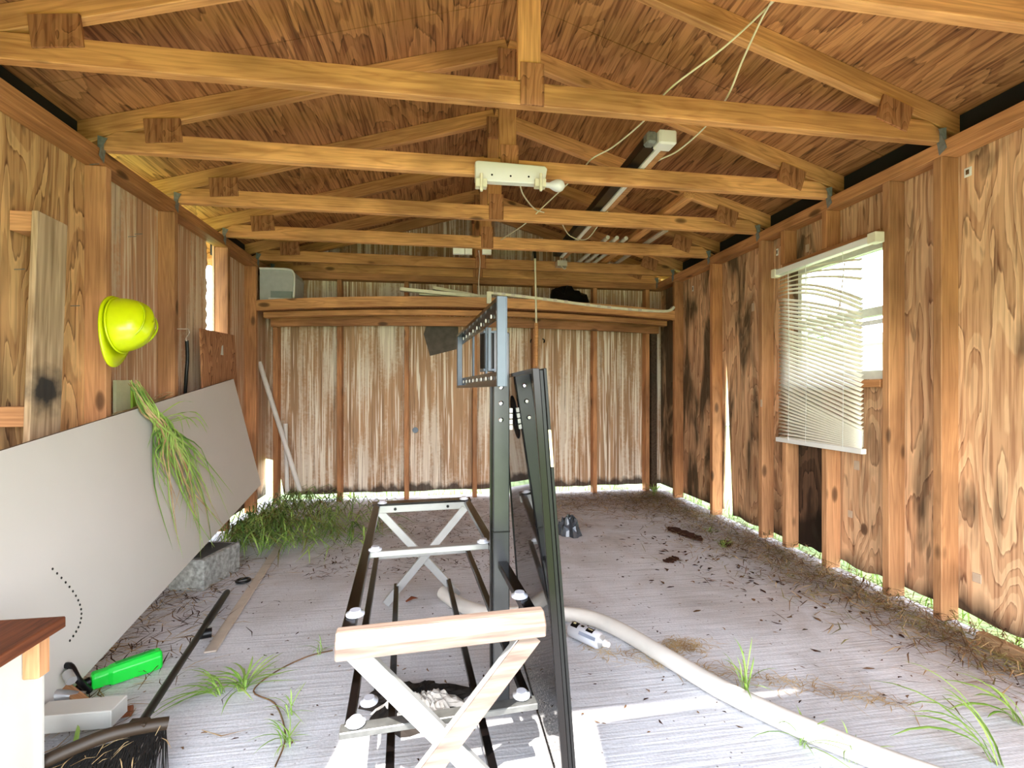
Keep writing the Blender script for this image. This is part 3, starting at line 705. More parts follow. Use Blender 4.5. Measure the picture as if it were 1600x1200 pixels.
for z, nm in ((1.262, 'top_channel'), (1.045, 'bottom_channel')):
    m = MB(); m.bar(G(0, z), G(FL, z), .010, .024); m.bar(G(0, z-.02 if z > 1.1 else z+.02, .010), G(FL, z-.02 if z > 1.1 else z+.02, .010), .034, .003)
    ch = m.build(nm, M['dark_metal'], mf)
    m = MB()
    for k in range(9):
        c = G(.08+k*.085, z-.02 if z > 1.1 else z+.02, .006); m.tube([c, c-FN*.003], .006, 8)
    m.build('slot_holes', M['paper'], ch)
for l in (.30, .56):
    m = MB(); m.bar(G(l, 1.05, .014), G(l, 1.255, .014), .022, .006, up=FA); m.build('hook_bar', M['grey_metal'], mf)
m = MB(); m.tube([G(.33, 1.10, .03), G(.33, 1.21, .03)], .030, 20); m.build('swivel_head', M['black'], mf)
m = MB(); m.bar(G(.33, 1.215, .005), G(.33, 1.215, .06), .008, .07); m.bar(G(.33, 1.095, .005), G(.33, 1.095, .06), .008, .07); m.bar(G(.27, 1.09, .02), G(.27, 1.225, .02), .01, .004, up=FN); m.build('swivel_bracket', M['grey_metal'], mf, bevel=.001)
# television on its short edge, leaning against the post
tvn = empty('television', (.30, 1.4, 0), 'glossy black flat-screen television standing upright on its short edge against the post', 'television')
def Q(u, v, w_):   # u along depth 0..0.62, v up 0..1.09, w thickness away from the post side
    return V((.300+w_*1.0-.080*v/1.06, 1.125+u, .004+v))
def slab(m, u0, u1, v0, v1, w0, w1, mi=0):
    vs = [Q(u, v, w_) for w_ in (w0, w1) for u, v in ((u0, v0), (u1, v0), (u1, v1), (u0, v1))]
    return m.add(vs, [(0,3,2,1),(4,5,6,7),(0,1,5,4),(1,2,6,5),(2,3,7,6),(3,0,4,7)], mi)
slab(MB(), .012, .608, .012, 1.068, 0, .012).build('screen', M['screen'], tvn)
m = MB()
slab(m, 0, .012, 0, 1.08, -.003, .014); slab(m, .608, .62, 0, 1.08, -.003, .014); slab(m, .012, .608, 0, .012, -.003, .014); slab(m, .012, .608, 1.068, 1.08, -.003, .014)
m.build('bezel', M['dark_metal'], tvn, bevel=.001)
m = MB(); slab(m, .004, .616, .004, 1.076, .0145, .024); slab(m, .0, .62, .0, 1.08, .0245, .032); m.build('back_shell', M['black'], tvn, bevel=.001)
m = MB(); slab(m, -.0015, -.0002, .84, .93, .0246, .0316); m.build('label_strip', M['label_yellow'], tvn)

# ================================================================== LARGE WHITE BOARD
Cp = at_d(120, 1070, 1.56); Ap = at_d(408, 757, 3.52); ev = (Ap-Cp)
r_ = ray(365, 592); d_ = (Ap-V((0, 0, H))).dot(ev)/r_.dot(ev); Bp = V((0, 0, H))+r_*d_
wv = Bp-Ap; Dn = ev.normalized(); Wn = wv.normalized(); Nn = Dn.cross(Wn).normalized()
if Nn.x < 0: Nn = -Nn
Lb = ev.length+0.50; P0 = Ap-Dn*Lb
wb = empty('leaning_tabletop', tuple((P0+Ap)/2), 'large white laminated tabletop leaning against the left wall', 'tabletop')
m = MB(); vs = [P0, Ap, Ap+wv, P0+wv]; m.add(vs+[v-Nn*.022 for v in vs], [(0,1,2,3),(7,6,5,4),(0,4,5,1),(1,5,6,2),(2,6,7,3),(3,7,4,0)])
wo = m.build('panel', [M['white_board'], M['board_edge']], wb)
for p in wo.data.polygons:
    if abs(p.normal.dot(Nn)) < .5: p.material_index = 1
m = MB(); hc = onP(243, 668, Ap, Nn); m.tube([hc+Nn*.0005, hc+Nn*.0035, hc+Nn*.004], [.024, .024, .019], 20); m.build('cable_grommet', M['black'], wb)
m = MB()
for k in range(17):
    t = k/16; px = 82+46*math.sin(t*2.5)*.98; py = 889+t*112; c = onP(px, py, Ap, Nn); m.tube([c+Nn*.0003, c+Nn*.0008], .0045, 6)
m.build('dotted_scuff', M['black'], wb)
m = MB(); c = onP(398, 762, Ap, Nn)
m.bar(c-Nn*.03, c-Nn*.03-Dn*.12, .02, .012); m.build('hinge_plate', M['silver'], wb)
# cinder block
blk = empty('concrete_block', (0, 0, 0), 'grey hollow concrete block propping up the white tabletop', 'concrete block')
nb0 = onZ(318, 925, 0); fb0 = onZ(362, 890, 0)
dir_ = (fb0-nb0); dir_.z = 0; dir_.normalize(); dir_ = V((.20, .98, 0)).normalized(); sd2 = V((-dir_.y, dir_.x, 0))
blk.location = nb0
m = MB(); 
def blkp(u, v, z): return nb0+dir_*u+sd2*v+V((0, 0, z))
m.prism([(0, 0), (.30, 0), (.30, .19), (0, .19)], lambda u, v, q: blkp(u, v, q), .16); m.build('block_body', M['block'], blk, bevel=.006)
m = MB(); m.prism([(.03, .03), (.27, .03), (.27, .16), (.03, .16)], lambda u, v, q: blkp(u, v, .16+q), .003); m.build('hollow_core', plain('block_dark', (70, 70, 68), .9), blk)

# grass hanging over the board
m = MB(); rg = random.Random(21)
def OB(px, py, off): return onP(px, py, Ap, Nn)+Nn*off
for i in range(52):
    j = lambda a: rg.uniform(-a, a)
    s0 = (206+j(8), 602+j(8)); end = (rg.uniform(262, 338), rg.uniform(755, 885))
    if i % 5 == 0: end = (rg.uniform(235, 300), rg.uniform(700, 810))
    if i % 7 == 0: end = (rg.uniform(305, 372), rg.uniform(770, 850))
    pts = [s0, (222+j(9), 640+j(8)), (246+j(12), 672+j(8)), ((246+end[0])/2+j(24), (672+end[1])/2-8+j(14)), end]
    pts3 = [OB(a, b, (.006+rg.random()*.03)*(1 if q > 0 else .4)+(.02*math.sin(q)*rg.random())) for q, (a, b) in enumerate(pts)]
    m.blade(smooth(pts3, 4), rg.uniform(.006, .012), 0 if rg.random() < .6 else (1 if rg.random() < .5 else 2), side=V((.2, 1, 0)))
for i in range(16):
    a = (238+rg.uniform(-8, 30), 660+rg.uniform(-12, 14)); ang = rg.uniform(-.6, 1.9); L = rg.uniform(40, 95)
    e2 = (a[0]+math.cos(ang)*L*.8, a[1]+math.sin(ang)*L)
    mid_ = ((a[0]+e2[0])/2, (a[1]+e2[1])/2-14)
    m.blade(smooth([OB(*a, .01), OB(*mid_, .05), OB(*e2, .03)], 4), .006, 0, side=V((.2, 1, 0)))
m.build('hanging_grass', [M['grass'], M['straw'], M['grass_dark']], label='bunch of pulled green grass draped over the white tabletop', cat='grass', org=tuple(OB(243, 660, .01)))
m = MB()
for i in range(26):
    t0 = rg.uniform(-.1, .55); a = (110+rg.uniform(-20, 60), 700+rg.uniform(-14, 8)); b = (200+rg.uniform(-10, 80), 655+rg.uniform(-14, 8)); c_ = (255+rg.uniform(-30, 30), 640+rg.uniform(-20, 8))
    a = (a[0], 742-a[0]*.411-rg.uniform(0, 10)); b = (b[0], 742-b[0]*.411-rg.uniform(2, 20)); c_ = (c_[0], 742-c_[0]*.411-rg.uniform(2, 14))
    m.blade(smooth([OB(*a, -.03), OB(*b, -.03+rg.uniform(-.02, .02)), OB(*c_, -.03)], 4), .004, 0, side=V((.3, 0, 1)))
m.build('dry_grass', M['straw'], label='dry straw strands lying behind the top edge of the white tabletop', cat='straw', kind='stuff')

# ================================================================== LEFT WALL THINGS
# weathered plank on two blocks
a = onX(84, 340, SL+.0); 
pt, pb = onX(78, 338, -1.50), onX(73, 722, -1.50)
Ypl = (pt.y+pb.y)/2
pl = board('weathered_plank', (-1.512, 2.09, pt.z-.0), (-1.512, 2.045, .70), .145, .022, M['burnt'], up=(0, 1, 0), label='grey weathered plank with a black scorch mark, upright on the left wall', cat='plank')
for z, lb in ((onX(50, 352, -1.57).z, 'upper small timber block holding the weathered plank off the wall'), (onX(40, 650, -1.57).z, 'lower small timber block holding the weathered plank off the wall')):
    board('spacer_block', (-1.606, 2.075 if 'upper' in lb else 2.035, z), (-1.525, 2.075 if 'upper' in lb else 2.035, z), .075, .09, M['stud_pale'], label=lb, cat='block')
# hard hat
hh = empty('hard_hat', (0, 0, 0), 'bright lime yellow hard hat hanging on a left wall stud', 'hard hat')
hc = at_d(192, 508, 2.10); hh.location = hc
axh = V((.95, .04, .14)).normalized(); dn = V((-.2, -.42, -1)); dn = (dn-axh*dn.dot(axh)).normalized(); sdh = axh.cross(dn)
def HP(a, b, c): return hc+(dn*a+sdh*b+axh*c)*.90      # a: towards peak, b: sideways, c: crown
m = MB(); nu, nv = 48, 14; vs = []
for i in range(nv+1):
    v = i/nv*math.pi/2
    for k in range(nu):
        u = 2*math.pi*k/nu; rr_ = math.sin(v)**.85; cx, cy = math.cos(u), math.sin(u)
        h_ = .150*math.cos(v)**.85 if i < nv else 0
        ridge = .008*math.exp(-(cy*rr_/.16)**2)*(math.cos(v)**.4 if i < nv else 0)*(1 if rr_ < .96 else 0)
        vs.append(HP(cx*rr_*.140, cy*rr_*.108, h_+ridge-.02))
fs = [(i*nu+k, i*nu+(k+1)%nu, (i+1)*nu+(k+1)%nu, (i+1)*nu+k) for i in range(nv) for k in range(nu)]
m.add(vs, fs, 0, True)
base = [vs[nv*nu+k] for k in range(nu)]; rim = []; rim2 = []
for k in range(nu):
    u = 2*math.pi*k/nu; cx, cy = math.cos(u), math.sin(u); pk = max(0, cx)**1.4*.068
    rim.append(HP(cx*(.154+pk), cy*(.124), -.024-pk*.10)); rim2.append(HP(cx*(.154+pk), cy*.124, -.032-pk*.10))
m.add(base+rim+rim2, [(k, (k+1)%nu, nu+(k+1)%nu, nu+k) for k in range(nu)]+[(nu+k, nu+(k+1)%nu, 2*nu+(k+1)%nu, 2*nu+k) for k in range(nu)], 0, True)
sh = m.build('shell', M['lime'], hh); so_ = sh.modifiers.new('solid', 'SOLIDIFY'); so_.thickness = .003
m = MB()
for off in (-.055, .055):
    pts = []
    for i in range(13):
        u = -1.05+2.1*i/12; pts.append(HP(math.sin(u)*.118, off*(1-.25*abs(u)), .150*math.cos(u)**.8*.93-.018+.004 if abs(u) < 1.3 else 0))
    m.tube(pts, .004, 6)
m.build('raised_rib', M['lime_dark'], hh)
m = MB()
for k in range(8): c = HP(-.07+.0*k, .055+.0*k, 0); 
ring = [HP(math.cos(2*math.pi*k/40)*.143, math.sin(2*math.pi*k/40)*.111, -.012) for k in range(41)]; m.tube(ring, .0045, 6, cap=False)
m.build('brim_bead', M['lime'], hh)
m = MB(); m.tube([HP(-.05, -.02, -.03), HP(-.05, .0, -.075)], .003, 6); m.tube([V((SL-.01, 2.42, hc.z+.13)), V((SL+.05, 2.40, hc.z+.125))], .0025, 6)
m.build('hanging_nail', M['grey_metal'], hh)
# rubber hook strap
st = empty('rubber_strap', tuple(onX(292, 520, SL+.02)), 'black rubber strap hanging from a wire hook on the left wall', 'strap')
m = MB(); m.tube(smooth([onX(277, 514, SL+.01), onX(288, 514, SL+.03), onX(294, 514, SL+.03), onX(296, 521, SL+.03), onX(291, 528, SL+.03), onX(291, 533, SL+.03)], 5), .0035, 6); m.build('wire_hook', M['alu'], st)
m = MB(); pp = smooth([onX(292, 532, SL+.03), onX(293, 560, SL+.03), onX(291, 590, SL+.02), onX(289, 625, SL+.0)], 5)
m.tube(pp, .010, 8); m.build('strap_band', M['black'], st)
# plywood scrap, pale scrap
P = [onX(313, 513, SL+.01), onX(366, 524, SL+.01), onX(372, 640, SL+.01), onX(318, 640, SL+.01)]
m = MB(); m.prism([(p.y, p.z) for p in P], lambda u, v, q: V((SL+.002+q, u, v)), .012); po = m.build('plywood_scrap', M['ply_piece'], label='square plywood offcut with swirling grain, fixed on the left wall', cat='plywood', org=tuple(P[0]))
c = onX(347, 550, SL+.02); m = MB(); m.prism([(c.y-.01, c.z-.02), (c.y+.03, c.z-.02), (c.y+.025, c.z+.05), (c.y+.005, c.z+.04)], lambda u, v, q: V((SL+.015+q, u, v)), .001); m.build('paint_chip', M['paint_white'], po)
m = MB(); P = [onX(180, 594, SL-.02), onX(205, 594, SL-.02), onX(207, 680, SL-.02), onX(180, 680, SL-.02)]
P[2].z = P[3].z = .004
m.prism([(p.y, p.z) for p in P], lambda u, v, q: V((SL-.03+q, u, v)), .014); m.build('pale_offcut', plain('pale_green_board', (188, 186, 148), .6), label='pale greenish offcut standing behind the white tabletop', cat='offcut')
m = MB(); P = [onX(205, 600, SL-.01), onX(213, 606, SL-.01), onX(212, 645, SL-.01), onX(207, 650, SL-.01)]
P[2].z = P[3].z = .004
m.prism([(p.y, p.z) for p in P], lambda u, v, q: V((SL-.014+q, u, v)), .01); m.build('green_offcut', plain('green_leaf_board', (120, 150, 40), .6), label='narrow green strip beside the pale offcut', cat='strip')
# nails
for px, py, lb in ((22, 421, 'long nail left of the weathered plank'), (140, 257, 'nail near the top of the left wall stud nearest the camera'), (110, 478, 'nail in the plywood just right of the weathered plank'),
               (200, 370, 'nail in the streaked board above the hard hat'), (210, 366, 'nail close beside another above the hard hat')):
    X = XL if px < 135 else SL
    if px in (200, 210): X = XL
    c = onX(px, py, X); m = MB(); m.tube([c+V((.001, 0, 0)), c+V((.045, -.012, .0))], .0018, 5); m.build('wall_nail', M['galv'], label=lb, cat='nail', group='nails in the left wall', org=tuple(c))
# white pipes leaning at the back left
m = MB(); m.tube([onY(469, 768, 4.35), onY(405, 566, 4.50)], .020, 12); m.build('leaning_pipe', M['pvc'], label='long white pipe leaning into the back left corner', cat='pipe', group='white pipes in the back corner')
m = MB(); m.tube([onY(449, 772, 4.45), onY(446, 662, 4.50)], .018, 12); m.build('short_pipe', M['pvc'], label='short upright white pipe in the back left corner', cat='pipe', group='white pipes in the back corner')

# ================================================================== CEILING THINGS
lf = empty('light_fixture', tuple(onY(798, 270, 2.36)), 'white twin lampholder batten with one bare bulb, fixed on a truss', 'light fixture')
yL = 2.41-.019-.026
def LQ(px, py): return onY(px, py, yL)
P = [LQ(741, 286), LQ(744, 254), LQ(853, 263), LQ(849, 289)]
P = [LQ(742, 284), LQ(742, 255), LQ(746, 253), LQ(850, 262), LQ(854, 266), LQ(850, 289), LQ(846, 290)]
m = MB(); m.prism([(p.x, p.z) for p in P], lambda u, v, q: V((u, yL-.02+q, v)), .045); m.build('backplate', M['plastic_white'], lf, bevel=.004)
m = MB()
for px, py in ((768, 276), (797, 278), (825, 279)): c = LQ(px, py); m.tube([(c.x, yL-.0205, c.z), (c.x, yL-.022, c.z)], .005, 8)
m.build('screw', M['black'], lf)
for px in (751, 842):
    c = LQ(px, 286); m = MB(); m.box((c.x-.028, yL-.045, c.z-.035), (c.x+.028, yL-.005, c.z+.005)); m.tube([(c.x, yL-.05, c.z+.025), (c.x, yL-.05, c.z-.05)], .008, 10); m.tube([(c.x, yL-.05, c.z-.05), (c.x, yL-.05, c.z-.062)], [.010, .006], 10)
    m.build('lamp_socket', M['plastic_cream'], lf, bevel=.002)
c = LQ(853, 293); m = MB(); pts = [V((c.x-.01+t, yL-.03, c.z)) for t in (0, .02, .03, .045, .06, .075, .09, .098, .102)]
m.tube(pts, [.013, .013, .018, .026, .031, .031, .024, .012, .003], 18); m.build('light_bulb', M['bulb'], lf)
# long shop light lying over the chords
sl = empty('shop_light', (1.10, 3.1, 2.23), 'long old fluorescent light fitting lying across the truss chords', 'light fixture')
x0 = 1.05; za = 2.245
for k, (dx0, dx1, z0, z1, mt, nm) in enumerate([(-.075, -.01, 2.222, 2.27, 'black', 'dark_side'), (-.01, .02, 2.213, 2.262, 'plastic_white', 'white_edge'), (.02, .055, 2.212, 2.25, 'stud_pale', 'wood_strip')]):
    m = MB(); m.box((x0+dx0, 2.20, z0), (x0+dx1, 4.12, z1)); m.build(nm, M[mt], sl, bevel=.003)
m = MB(); m.box((x0-.03, 2.12, 2.205), (x0+.06, 2.20, 2.275)); m.build('end_cap', M['plastic_white'], sl, bevel=.008)
m = MB(); m.box((x0-.08, 2.14, 2.215), (x0-.03, 2.20, 2.275)); m.build('metal_end', M['galv'], sl, bevel=.01)
m = MB(); c = onY(877, 412, 4.16); m.box((c.x-.045, 4.12, c.z-.03), (c.x+.045, 4.20, c.z+.02)); m.tube(smooth([V((c.x-.02, 4.11, c.z-.03)), V((c.x+.01, 4.10, c.z-.06)), V((c.x+.03, 4.11, c.z-.05))], 4), .006, 6); jb = m.build('junction_box', M['alu'], label='small metal junction box hanging near the far end of the long light', cat='junction box')
# cables
def cable(name, pts, r, lb, mat='cable'):
    m = MB(); m.tube(smooth(pts, 8), r, 6); return m.build(name, M[mat], label=lb, cat='cable', org=tuple(pts[0]))
def top(y): return 2.222
cable('left_cable', [onY(1222, -12, 1.62), onY(1205, 6, 1.66), onY(1130, 75, 1.74), onY(1045, 140, 1.86), onY(1010, 185, 2.05), onY(960, 228, 2.32), onY(925, 248, 2.45), onY(905, 270, 2.6), onY(850, 322, 2.94), onY(820, 350, 3.1), onY(790, 370, 3.5), onY(768, 385, 3.9)], .0042, 'cream cable running diagonally from the top edge towards the lampholder')
cable('right_cable', [onY(1212, -8, 1.60), onY(1190, 30, 1.68), onY(1160, 95, 1.76), onY(1137, 150, 1.85), onY(1105, 195, 2.1), onY(1060, 235, 2.3), onY(1022, 255, 2.42), onY(985, 290, 2.7), onY(955, 322, 2.96), onY(935, 352, 3.1), onY(915, 374, 3.4), onY(890, 368, 3.55), onY(876, 345, 3.3)], .0042, 'cream cable hanging to the right, sagging along the shop light')
cable('lamp_cable', [onY(812, 286, 2.37), onY(818, 305, 2.55), onY(835, 326, 2.90), onY(850, 332, 2.99)], .004, 'short cream cable dropping behind the lampholder batten')
cable('thin_cord', [onY(748, 392, 3.6), onY(750, 410, 3.9), onY(748, 440, 4.1), onY(749, 463, 4.15)], .005, 'thin pale cord hanging near the middle of the shelf', 'alu')
# white boxes hanging under the truss
for px0, px1, lb in ((708, 726, 'widest of the white cards under the far truss, left of the post'), (727, 738, 'narrow white card in the middle of three under the far truss'), (754, 768, 'white card right of the king post under the far truss')):
    a, b = onY(px0, 382, 3.64), onY(px1, 396, 3.64); m = MB(); m.box((a.x, 3.655, b.z), (b.x, 3.685, a.z+.01)); m.build('white_card', M['paper'], label=lb, cat='card', group='white cards under the truss', org=tuple(a))
# hanging rod
hr = empty('hanging_rod', tuple(onY(836, 470, 4.13)), 'long pale rod with a black grip hanging in front of the shelf', 'rod')
m = MB(); m.tube([onY(836, 404, 4.150), onY(838, 505, 4.150)], .0085, 8); m.build('shaft', M['plastic_cream'], hr)
m = MB(); m.tube([onY(835, 388, 4.150), onY(836, 404, 4.150)], [.016, .012], 10); m.build('grip', M['black'], hr)
m = MB(); m.tube([onY(838, 505, 4.150), onY(838, 572, 4.150)], .017, 10); m.build('wooden_end', M['truss'], hr)
q = onY(835, 389, 4.150); m = MB(); m.tube(smooth([q, q+V((0, .0, .03)), V((q.x, 4.20, max(q.z+.03, 2.222))), V((q.x, 4.262, 2.216)), V((q.x, 4.266, 2.19))], 4), .003, 6); m.build('wire_hook', M['grey_metal'], hr)
for px, py, lb in ((829, 535, 'small black hook on the back wall left of the hanging rod'), (850, 535, 'small black hook on the back wall right of the hanging rod')):
    c = onY(px, py, YB-.005); m = MB(); m.tube(smooth([c, c+V((.0, -.02, .02)), c+V((.02 if px < 840 else -.02, -.02, .035))], 4), .006, 6)
    m.build('wall_hook', M['black'], label=lb, cat='hook', group='black wall hooks', org=tuple(c))
# pipes stored above the far chords
for i, (px, lb) in enumerate(((925, 'left of three white pipes lying on the far truss chords'), (940, 'middle of three white pipes lying on the far truss chords'), (958, 'right of three white pipes lying on the far truss chords'))):
    a = onY(px, 400, 4.0); m = MB(); x = 1.25+i*.075; m.tube([(x+.03, 3.55, 2.226), (x, 4.66-.05, 2.226)], .016, 10); m.build('white_pipe', M['pvc'], label=lb, cat='pipe', group='white pipes on the truss chords', org=(x, 4.1, 2.226))
# tags on right wall
for X, px, py, w_, h_, lb in ((XR_, 1513, 269, .03, .04, 'small white tag on the plywood, high near the nearest stud'), (SR+.03, 1215, 394, .02, .045, 'small white tag high on the stud left of the window'), (XR_, 1083, 451, .02, .05, 'small white tag high on the far right wall'), (XR_, 1339, 727, .035, .05, 'pale paint blotch on the plywood beneath the blind'), (XR_, 1329, 803, .03, .04, 'round pale paint blotch low under the window'), (XR_, 1527, 903, .035, .04, 'pale smear low on the nearest plywood sheet'), (SR+.03, 1190, 630, .02, .05, 'pale tag halfway up the stud left of the window'), (XR_, 1177, 480, .03, .06, 'white mark on plywood between the slit and the window'), (XR_, 1262, 388, .03, .05, 'grey knot patch above the far end of the blind')):
    c = onX(px, py, X); m = MB(); yy = c.y
    if X != XR_: c = onX(px, py, SR); 
    XX = c.x
    m.box((XX-.004, c.y-w_/2, c.z-h_/2), (XX-.0005, c.y+w_/2, c.z+h_/2))
    o = m.build('wall_tag', M['paper'] if px in (1513, 1215, 1083) else M['blotch'], label=lb, cat='tag', group='small pale marks on the right wall', bevel=.002, org=tuple(c))
    if px in (1513, 1215, 1083):
        m = MB(); m.box((XX-.006, c.y-w_/5, c.z-h_/4), (XX-.0041, c.y+w_/5, c.z+h_/4)); m.build('tag_print', M['straw_dark'], o)

# ================================================================== FLOOR THINGS
pz = .034
pts = [onZ(px, py, pz) for px, py in ((692, 926), (722, 946), (770, 960), (830, 958), (905, 962), (960, 980), (1030, 1020), (1120, 1073), (1225, 1124), (1330, 1168), (1440, 1210), (1600, 1262))]
m = MB(); m.tube(smooth(pts, 6), .031, 20, cap=True); m.build('white_conduit', M['pvc'], label='long curved white plastic pipe snaking across the concrete floor', cat='pipe', org=tuple(pts[5]))
# spray can
ca = onZ(893, 976, .034); cb = onZ(939, 996, .034); cd = (cb-ca).normalized()
sc_ = empty('spray_can', tuple(ca), 'white spray can lying on the floor against the white pipe', 'spray can')
sh_ = cd.cross(V((0, 0, 1))).normalized()*.012; off = V((-.01, -.03, 0))
ca += off; cb += off; lc = (cb-ca).length
m = MB(); m.tube([ca, ca+cd*.004, ca+cd*(lc-.012), cb], [.028, .032, .032, .026], 24); m.build('can_body', M['can'], sc_)
m = MB(); m.tube([cb, cb+cd*.010, cb+cd*.016], [.026, .016, .012], 20); m.build('shoulder', M['silver'], sc_)
m = MB(); m.tube([cb+cd*.016, cb+cd*.022, cb+cd*.036], [.015, .014, .010], 16); m.build('nozzle', M['plastic_white'], sc_)
up_ = V((0, 0, 1)); sv = cd.cross(up_).normalized()
if sv.y > 0: sv = -sv
def onc(t, a, r=.0325): return ca+cd*t+(up_*math.cos(a)+sv*math.sin(a))*r
def patch(m, t0, t1, a0, a1, mi, r=.0326):
    n = 6; vs = []
    for i in range(n+1):
        a = a0+(a1-a0)*i/n; vs += [onc(t0, a, r), onc(t1, a, r)]
    m.add(vs, [(2*i, 2*i+1, 2*i+3, 2*i+2) for i in range(n)], mi, True)
m = MB(); patch(m, .012, .045, -.2, .75, 0); patch(m, .018, .03, .0, .3, 1, .0328); patch(m, .085, .118, -.2, .6, 0); patch(m, .09, .112, .05, .22, 1, .0328); patch(m, .055, .07, -.1, .3, 0); patch(m, .06, .14, .9, 1.3, 2)
m.build('printed_label', [M['black'], M['label_yellow'], plain('label_grey', (150, 158, 176), .4)], sc_)
# green handle
ga, gb = onZ(142, 1064, .035), onZ(252, 1026, .035); gd = (gb-ga).normalized()
gt = empty('green_tool_handle', tuple(ga), 'bright green plastic tool handle lying on the floor beside the tabletop', 'tool handle')
m = MB(); n = 12; L = (gb-ga).length
gs = gd.cross(V((0, 0, 1))).normalized()
def gsec(t, w_, h_): c = ga+gd*(t*L); return [c+gs*(-w_)+V((0,0,-h_)), c+gs*w_+V((0,0,-h_)), c+gs*w_+V((0,0,h_*.5)), c+gs*(w_*.6)+V((0,0,h_)), c-gs*(w_*.6)+V((0,0,h_)), c-gs*w_+V((0,0,h_*.5))]
secs = [gsec(t, w_, h_) for t, w_, h_ in ((0, .018, .02), (.02, .022, .026), (.22, .020, .026), (.28, .026, .030), (.8, .030, .031), (.97, .030, .031), (1.0, .024, .026))]
vs = [p for s in secs for p in s]; k6 = 6
m.add(vs, [(i*6+k, i*6+(k+1)%6, (i+1)*6+(k+1)%6, (i+1)*6+k) for i in range(len(secs)-1) for k in range(6)]+[(0,1,2,3,4,5), tuple(36+i for i in range(5, -1, -1))]); m.build('grip_shell', M['green'], gt, bevel=.003)
m = MB(); m.bar(ga+gd*(.33*L)+V((0,0,.0315)), ga+gd*(.9*L)+V((0,0,.0325)), .004, .02); m.build('grip_groove', plain('green_dark', (20, 170, 56), .5), gt)
m = MB(); m.tube([ga+gd*-.05+V((0,0,-.012)), ga+V((0,0,-.0))], .016, 10); m.tube([ga-gd*.09+V((0,0,-.018)), ga-gd*.05+V((0,0,-.012))], .010, 8); m.build('tool_neck', M['black'], gt)
# broom
br = empty('push_broom', tuple(onZ(225, 1125, .05)), 'black broom lying on the floor with straw caught in its bristles', 'broom')
h0, h1 = onZ(355, 925, .028), onZ(222, 1128, .10)
m = MB(); pts = [h0+(h1-h0)*t for t in (0, .02, .35, .36, .60, 1.0)]
m.tube(pts, [.013, .015, .016, .013, .012, .012], 12); m.build('broom_handle', M['black'], br)
m = MB(); c = h0+(h1-h0)*.42; m.tube([c-V((.012, .01, .015)), c+V((.03, .01, -.018))], .02, 8); m.build('clamp_knob', M['black'], br)
hl, hrr = onZ(70, 1190, .09), onZ(262, 1130, .085)
hdir = (hrr-hl).normalized()
m = MB()
seg = [hl+hdir*((hrr-hl).length*t)+V((0, 0, .018*math.sin(t*math.pi))) for t in (0, .15, .4, .6, .85, 1)]
m.tube(smooth(seg, 4), .018, 8)
m.bar(h1+V((0, 0, 0)), (hl+hrr)/2+V((0.05, 0.02, .01)), .03, .05); m.build('broom_head', M['bristle_brown'], br, bevel=.003)
m = MB(); rb = random.Random(3); fwd = V((.5, -.85, 0)).normalized()
for i in range(420):
    t = rb.random(); b0 = hl+hdir*((hrr-hl).length*t)+V((0, 0, -.005)); spr = V((rb.uniform(-.35, .35)+ (t-.5)*.6, -1, 0)).normalized()
    L2 = rb.uniform(.09, .14); e2 = b0+spr*L2; e2.z = max(.004, .075-L2*.62+rb.uniform(-.01, .012)); md = (b0+e2)/2+V((0, 0, .012))
    m.tube([b0, md, e2], [.0016, .0014, .0008], 3, cap=False)
m.build('bristles', M['bristle'], br)
m = MB()
for i in range(46):
    t = rb.random(); b0 = hl+hdir*((hrr-hl).length*t)+V((rb.uniform(-.03, .03), rb.uniform(-.15, .02), 0)); b0.z = rb.uniform(.02, .09); a = rb.uniform(0, 6.28)
    m.blade([b0, b0+V((math.cos(a)*.03, math.sin(a)*.03, .006)), b0+V((math.cos(a)*.06, math.sin(a)*.06, -.004))], .003)
m.build('caught_straw', M['straw'], br)
# metal strip
a, b = onZ(328, 1019, .008), onZ(441, 846, .008)
st = board('threshold_strip', a, b, .008, .046, M['alu'], label='long flat metal strip lying on the floor beside the broom', cat='metal strip')
dd = (b-a).normalized(); sd3 = V((-dd.y, dd.x, 0))
for o_ in (-.018, .006): board('ridge', a+sd3*o_+V((0,0,.006)), b+sd3*o_+V((0,0,.006)), .004, .004, M['silver'], None).parent = None
for o in [o for o in C.objects if o.name.startswith('ridge')]:
    mw = o.matrix_local.copy(); o.parent = st; o.matrix_local = st.matrix_local.inverted() @ mw
m = MB(); c = onZ(380, 907, .008); ring = [c+V((math.cos(k/20*2*math.pi)*.032, math.sin(k/20*2*math.pi)*.032, 0)) for k in range(21)]; m.tube(ring, .007, 8, cap=False); m.build('rubber_ring', M['black'], label='small black rubber ring on the floor by the concrete block', cat='ring', org=tuple(c))
# foreground wooden step
fs_ = empty('wooden_step', (-1.04, 1.1, 0), 'white-sided wooden step with a weathered brown top, cut off at lower left', 'step stool')
board('step_top', (-1.035, .80, .445), (-1.035, 1.352, .445), .028, .185, M['rust_top'], fs_)
m = MB(); m.box((-1.005, .82, .004), (-.990, 1.338, .430)); m.box((-1.12, 1.322, .004), (-1.005, 1.337, .43)); m.build('side_panel', M['paint_white'], fs_, bevel=.002)
board('corner_block', (-.971, 1.30, .340), (-.971, 1.30, .430), .036, .034, M['stud_pale'], fs_, up=(1, 0, 0))
board('corner_post', (-.9865, 1.333, .005), (-.9865, 1.333, .43), .012, .012, M['paint_white'], fs_, up=(1, 0, 0))
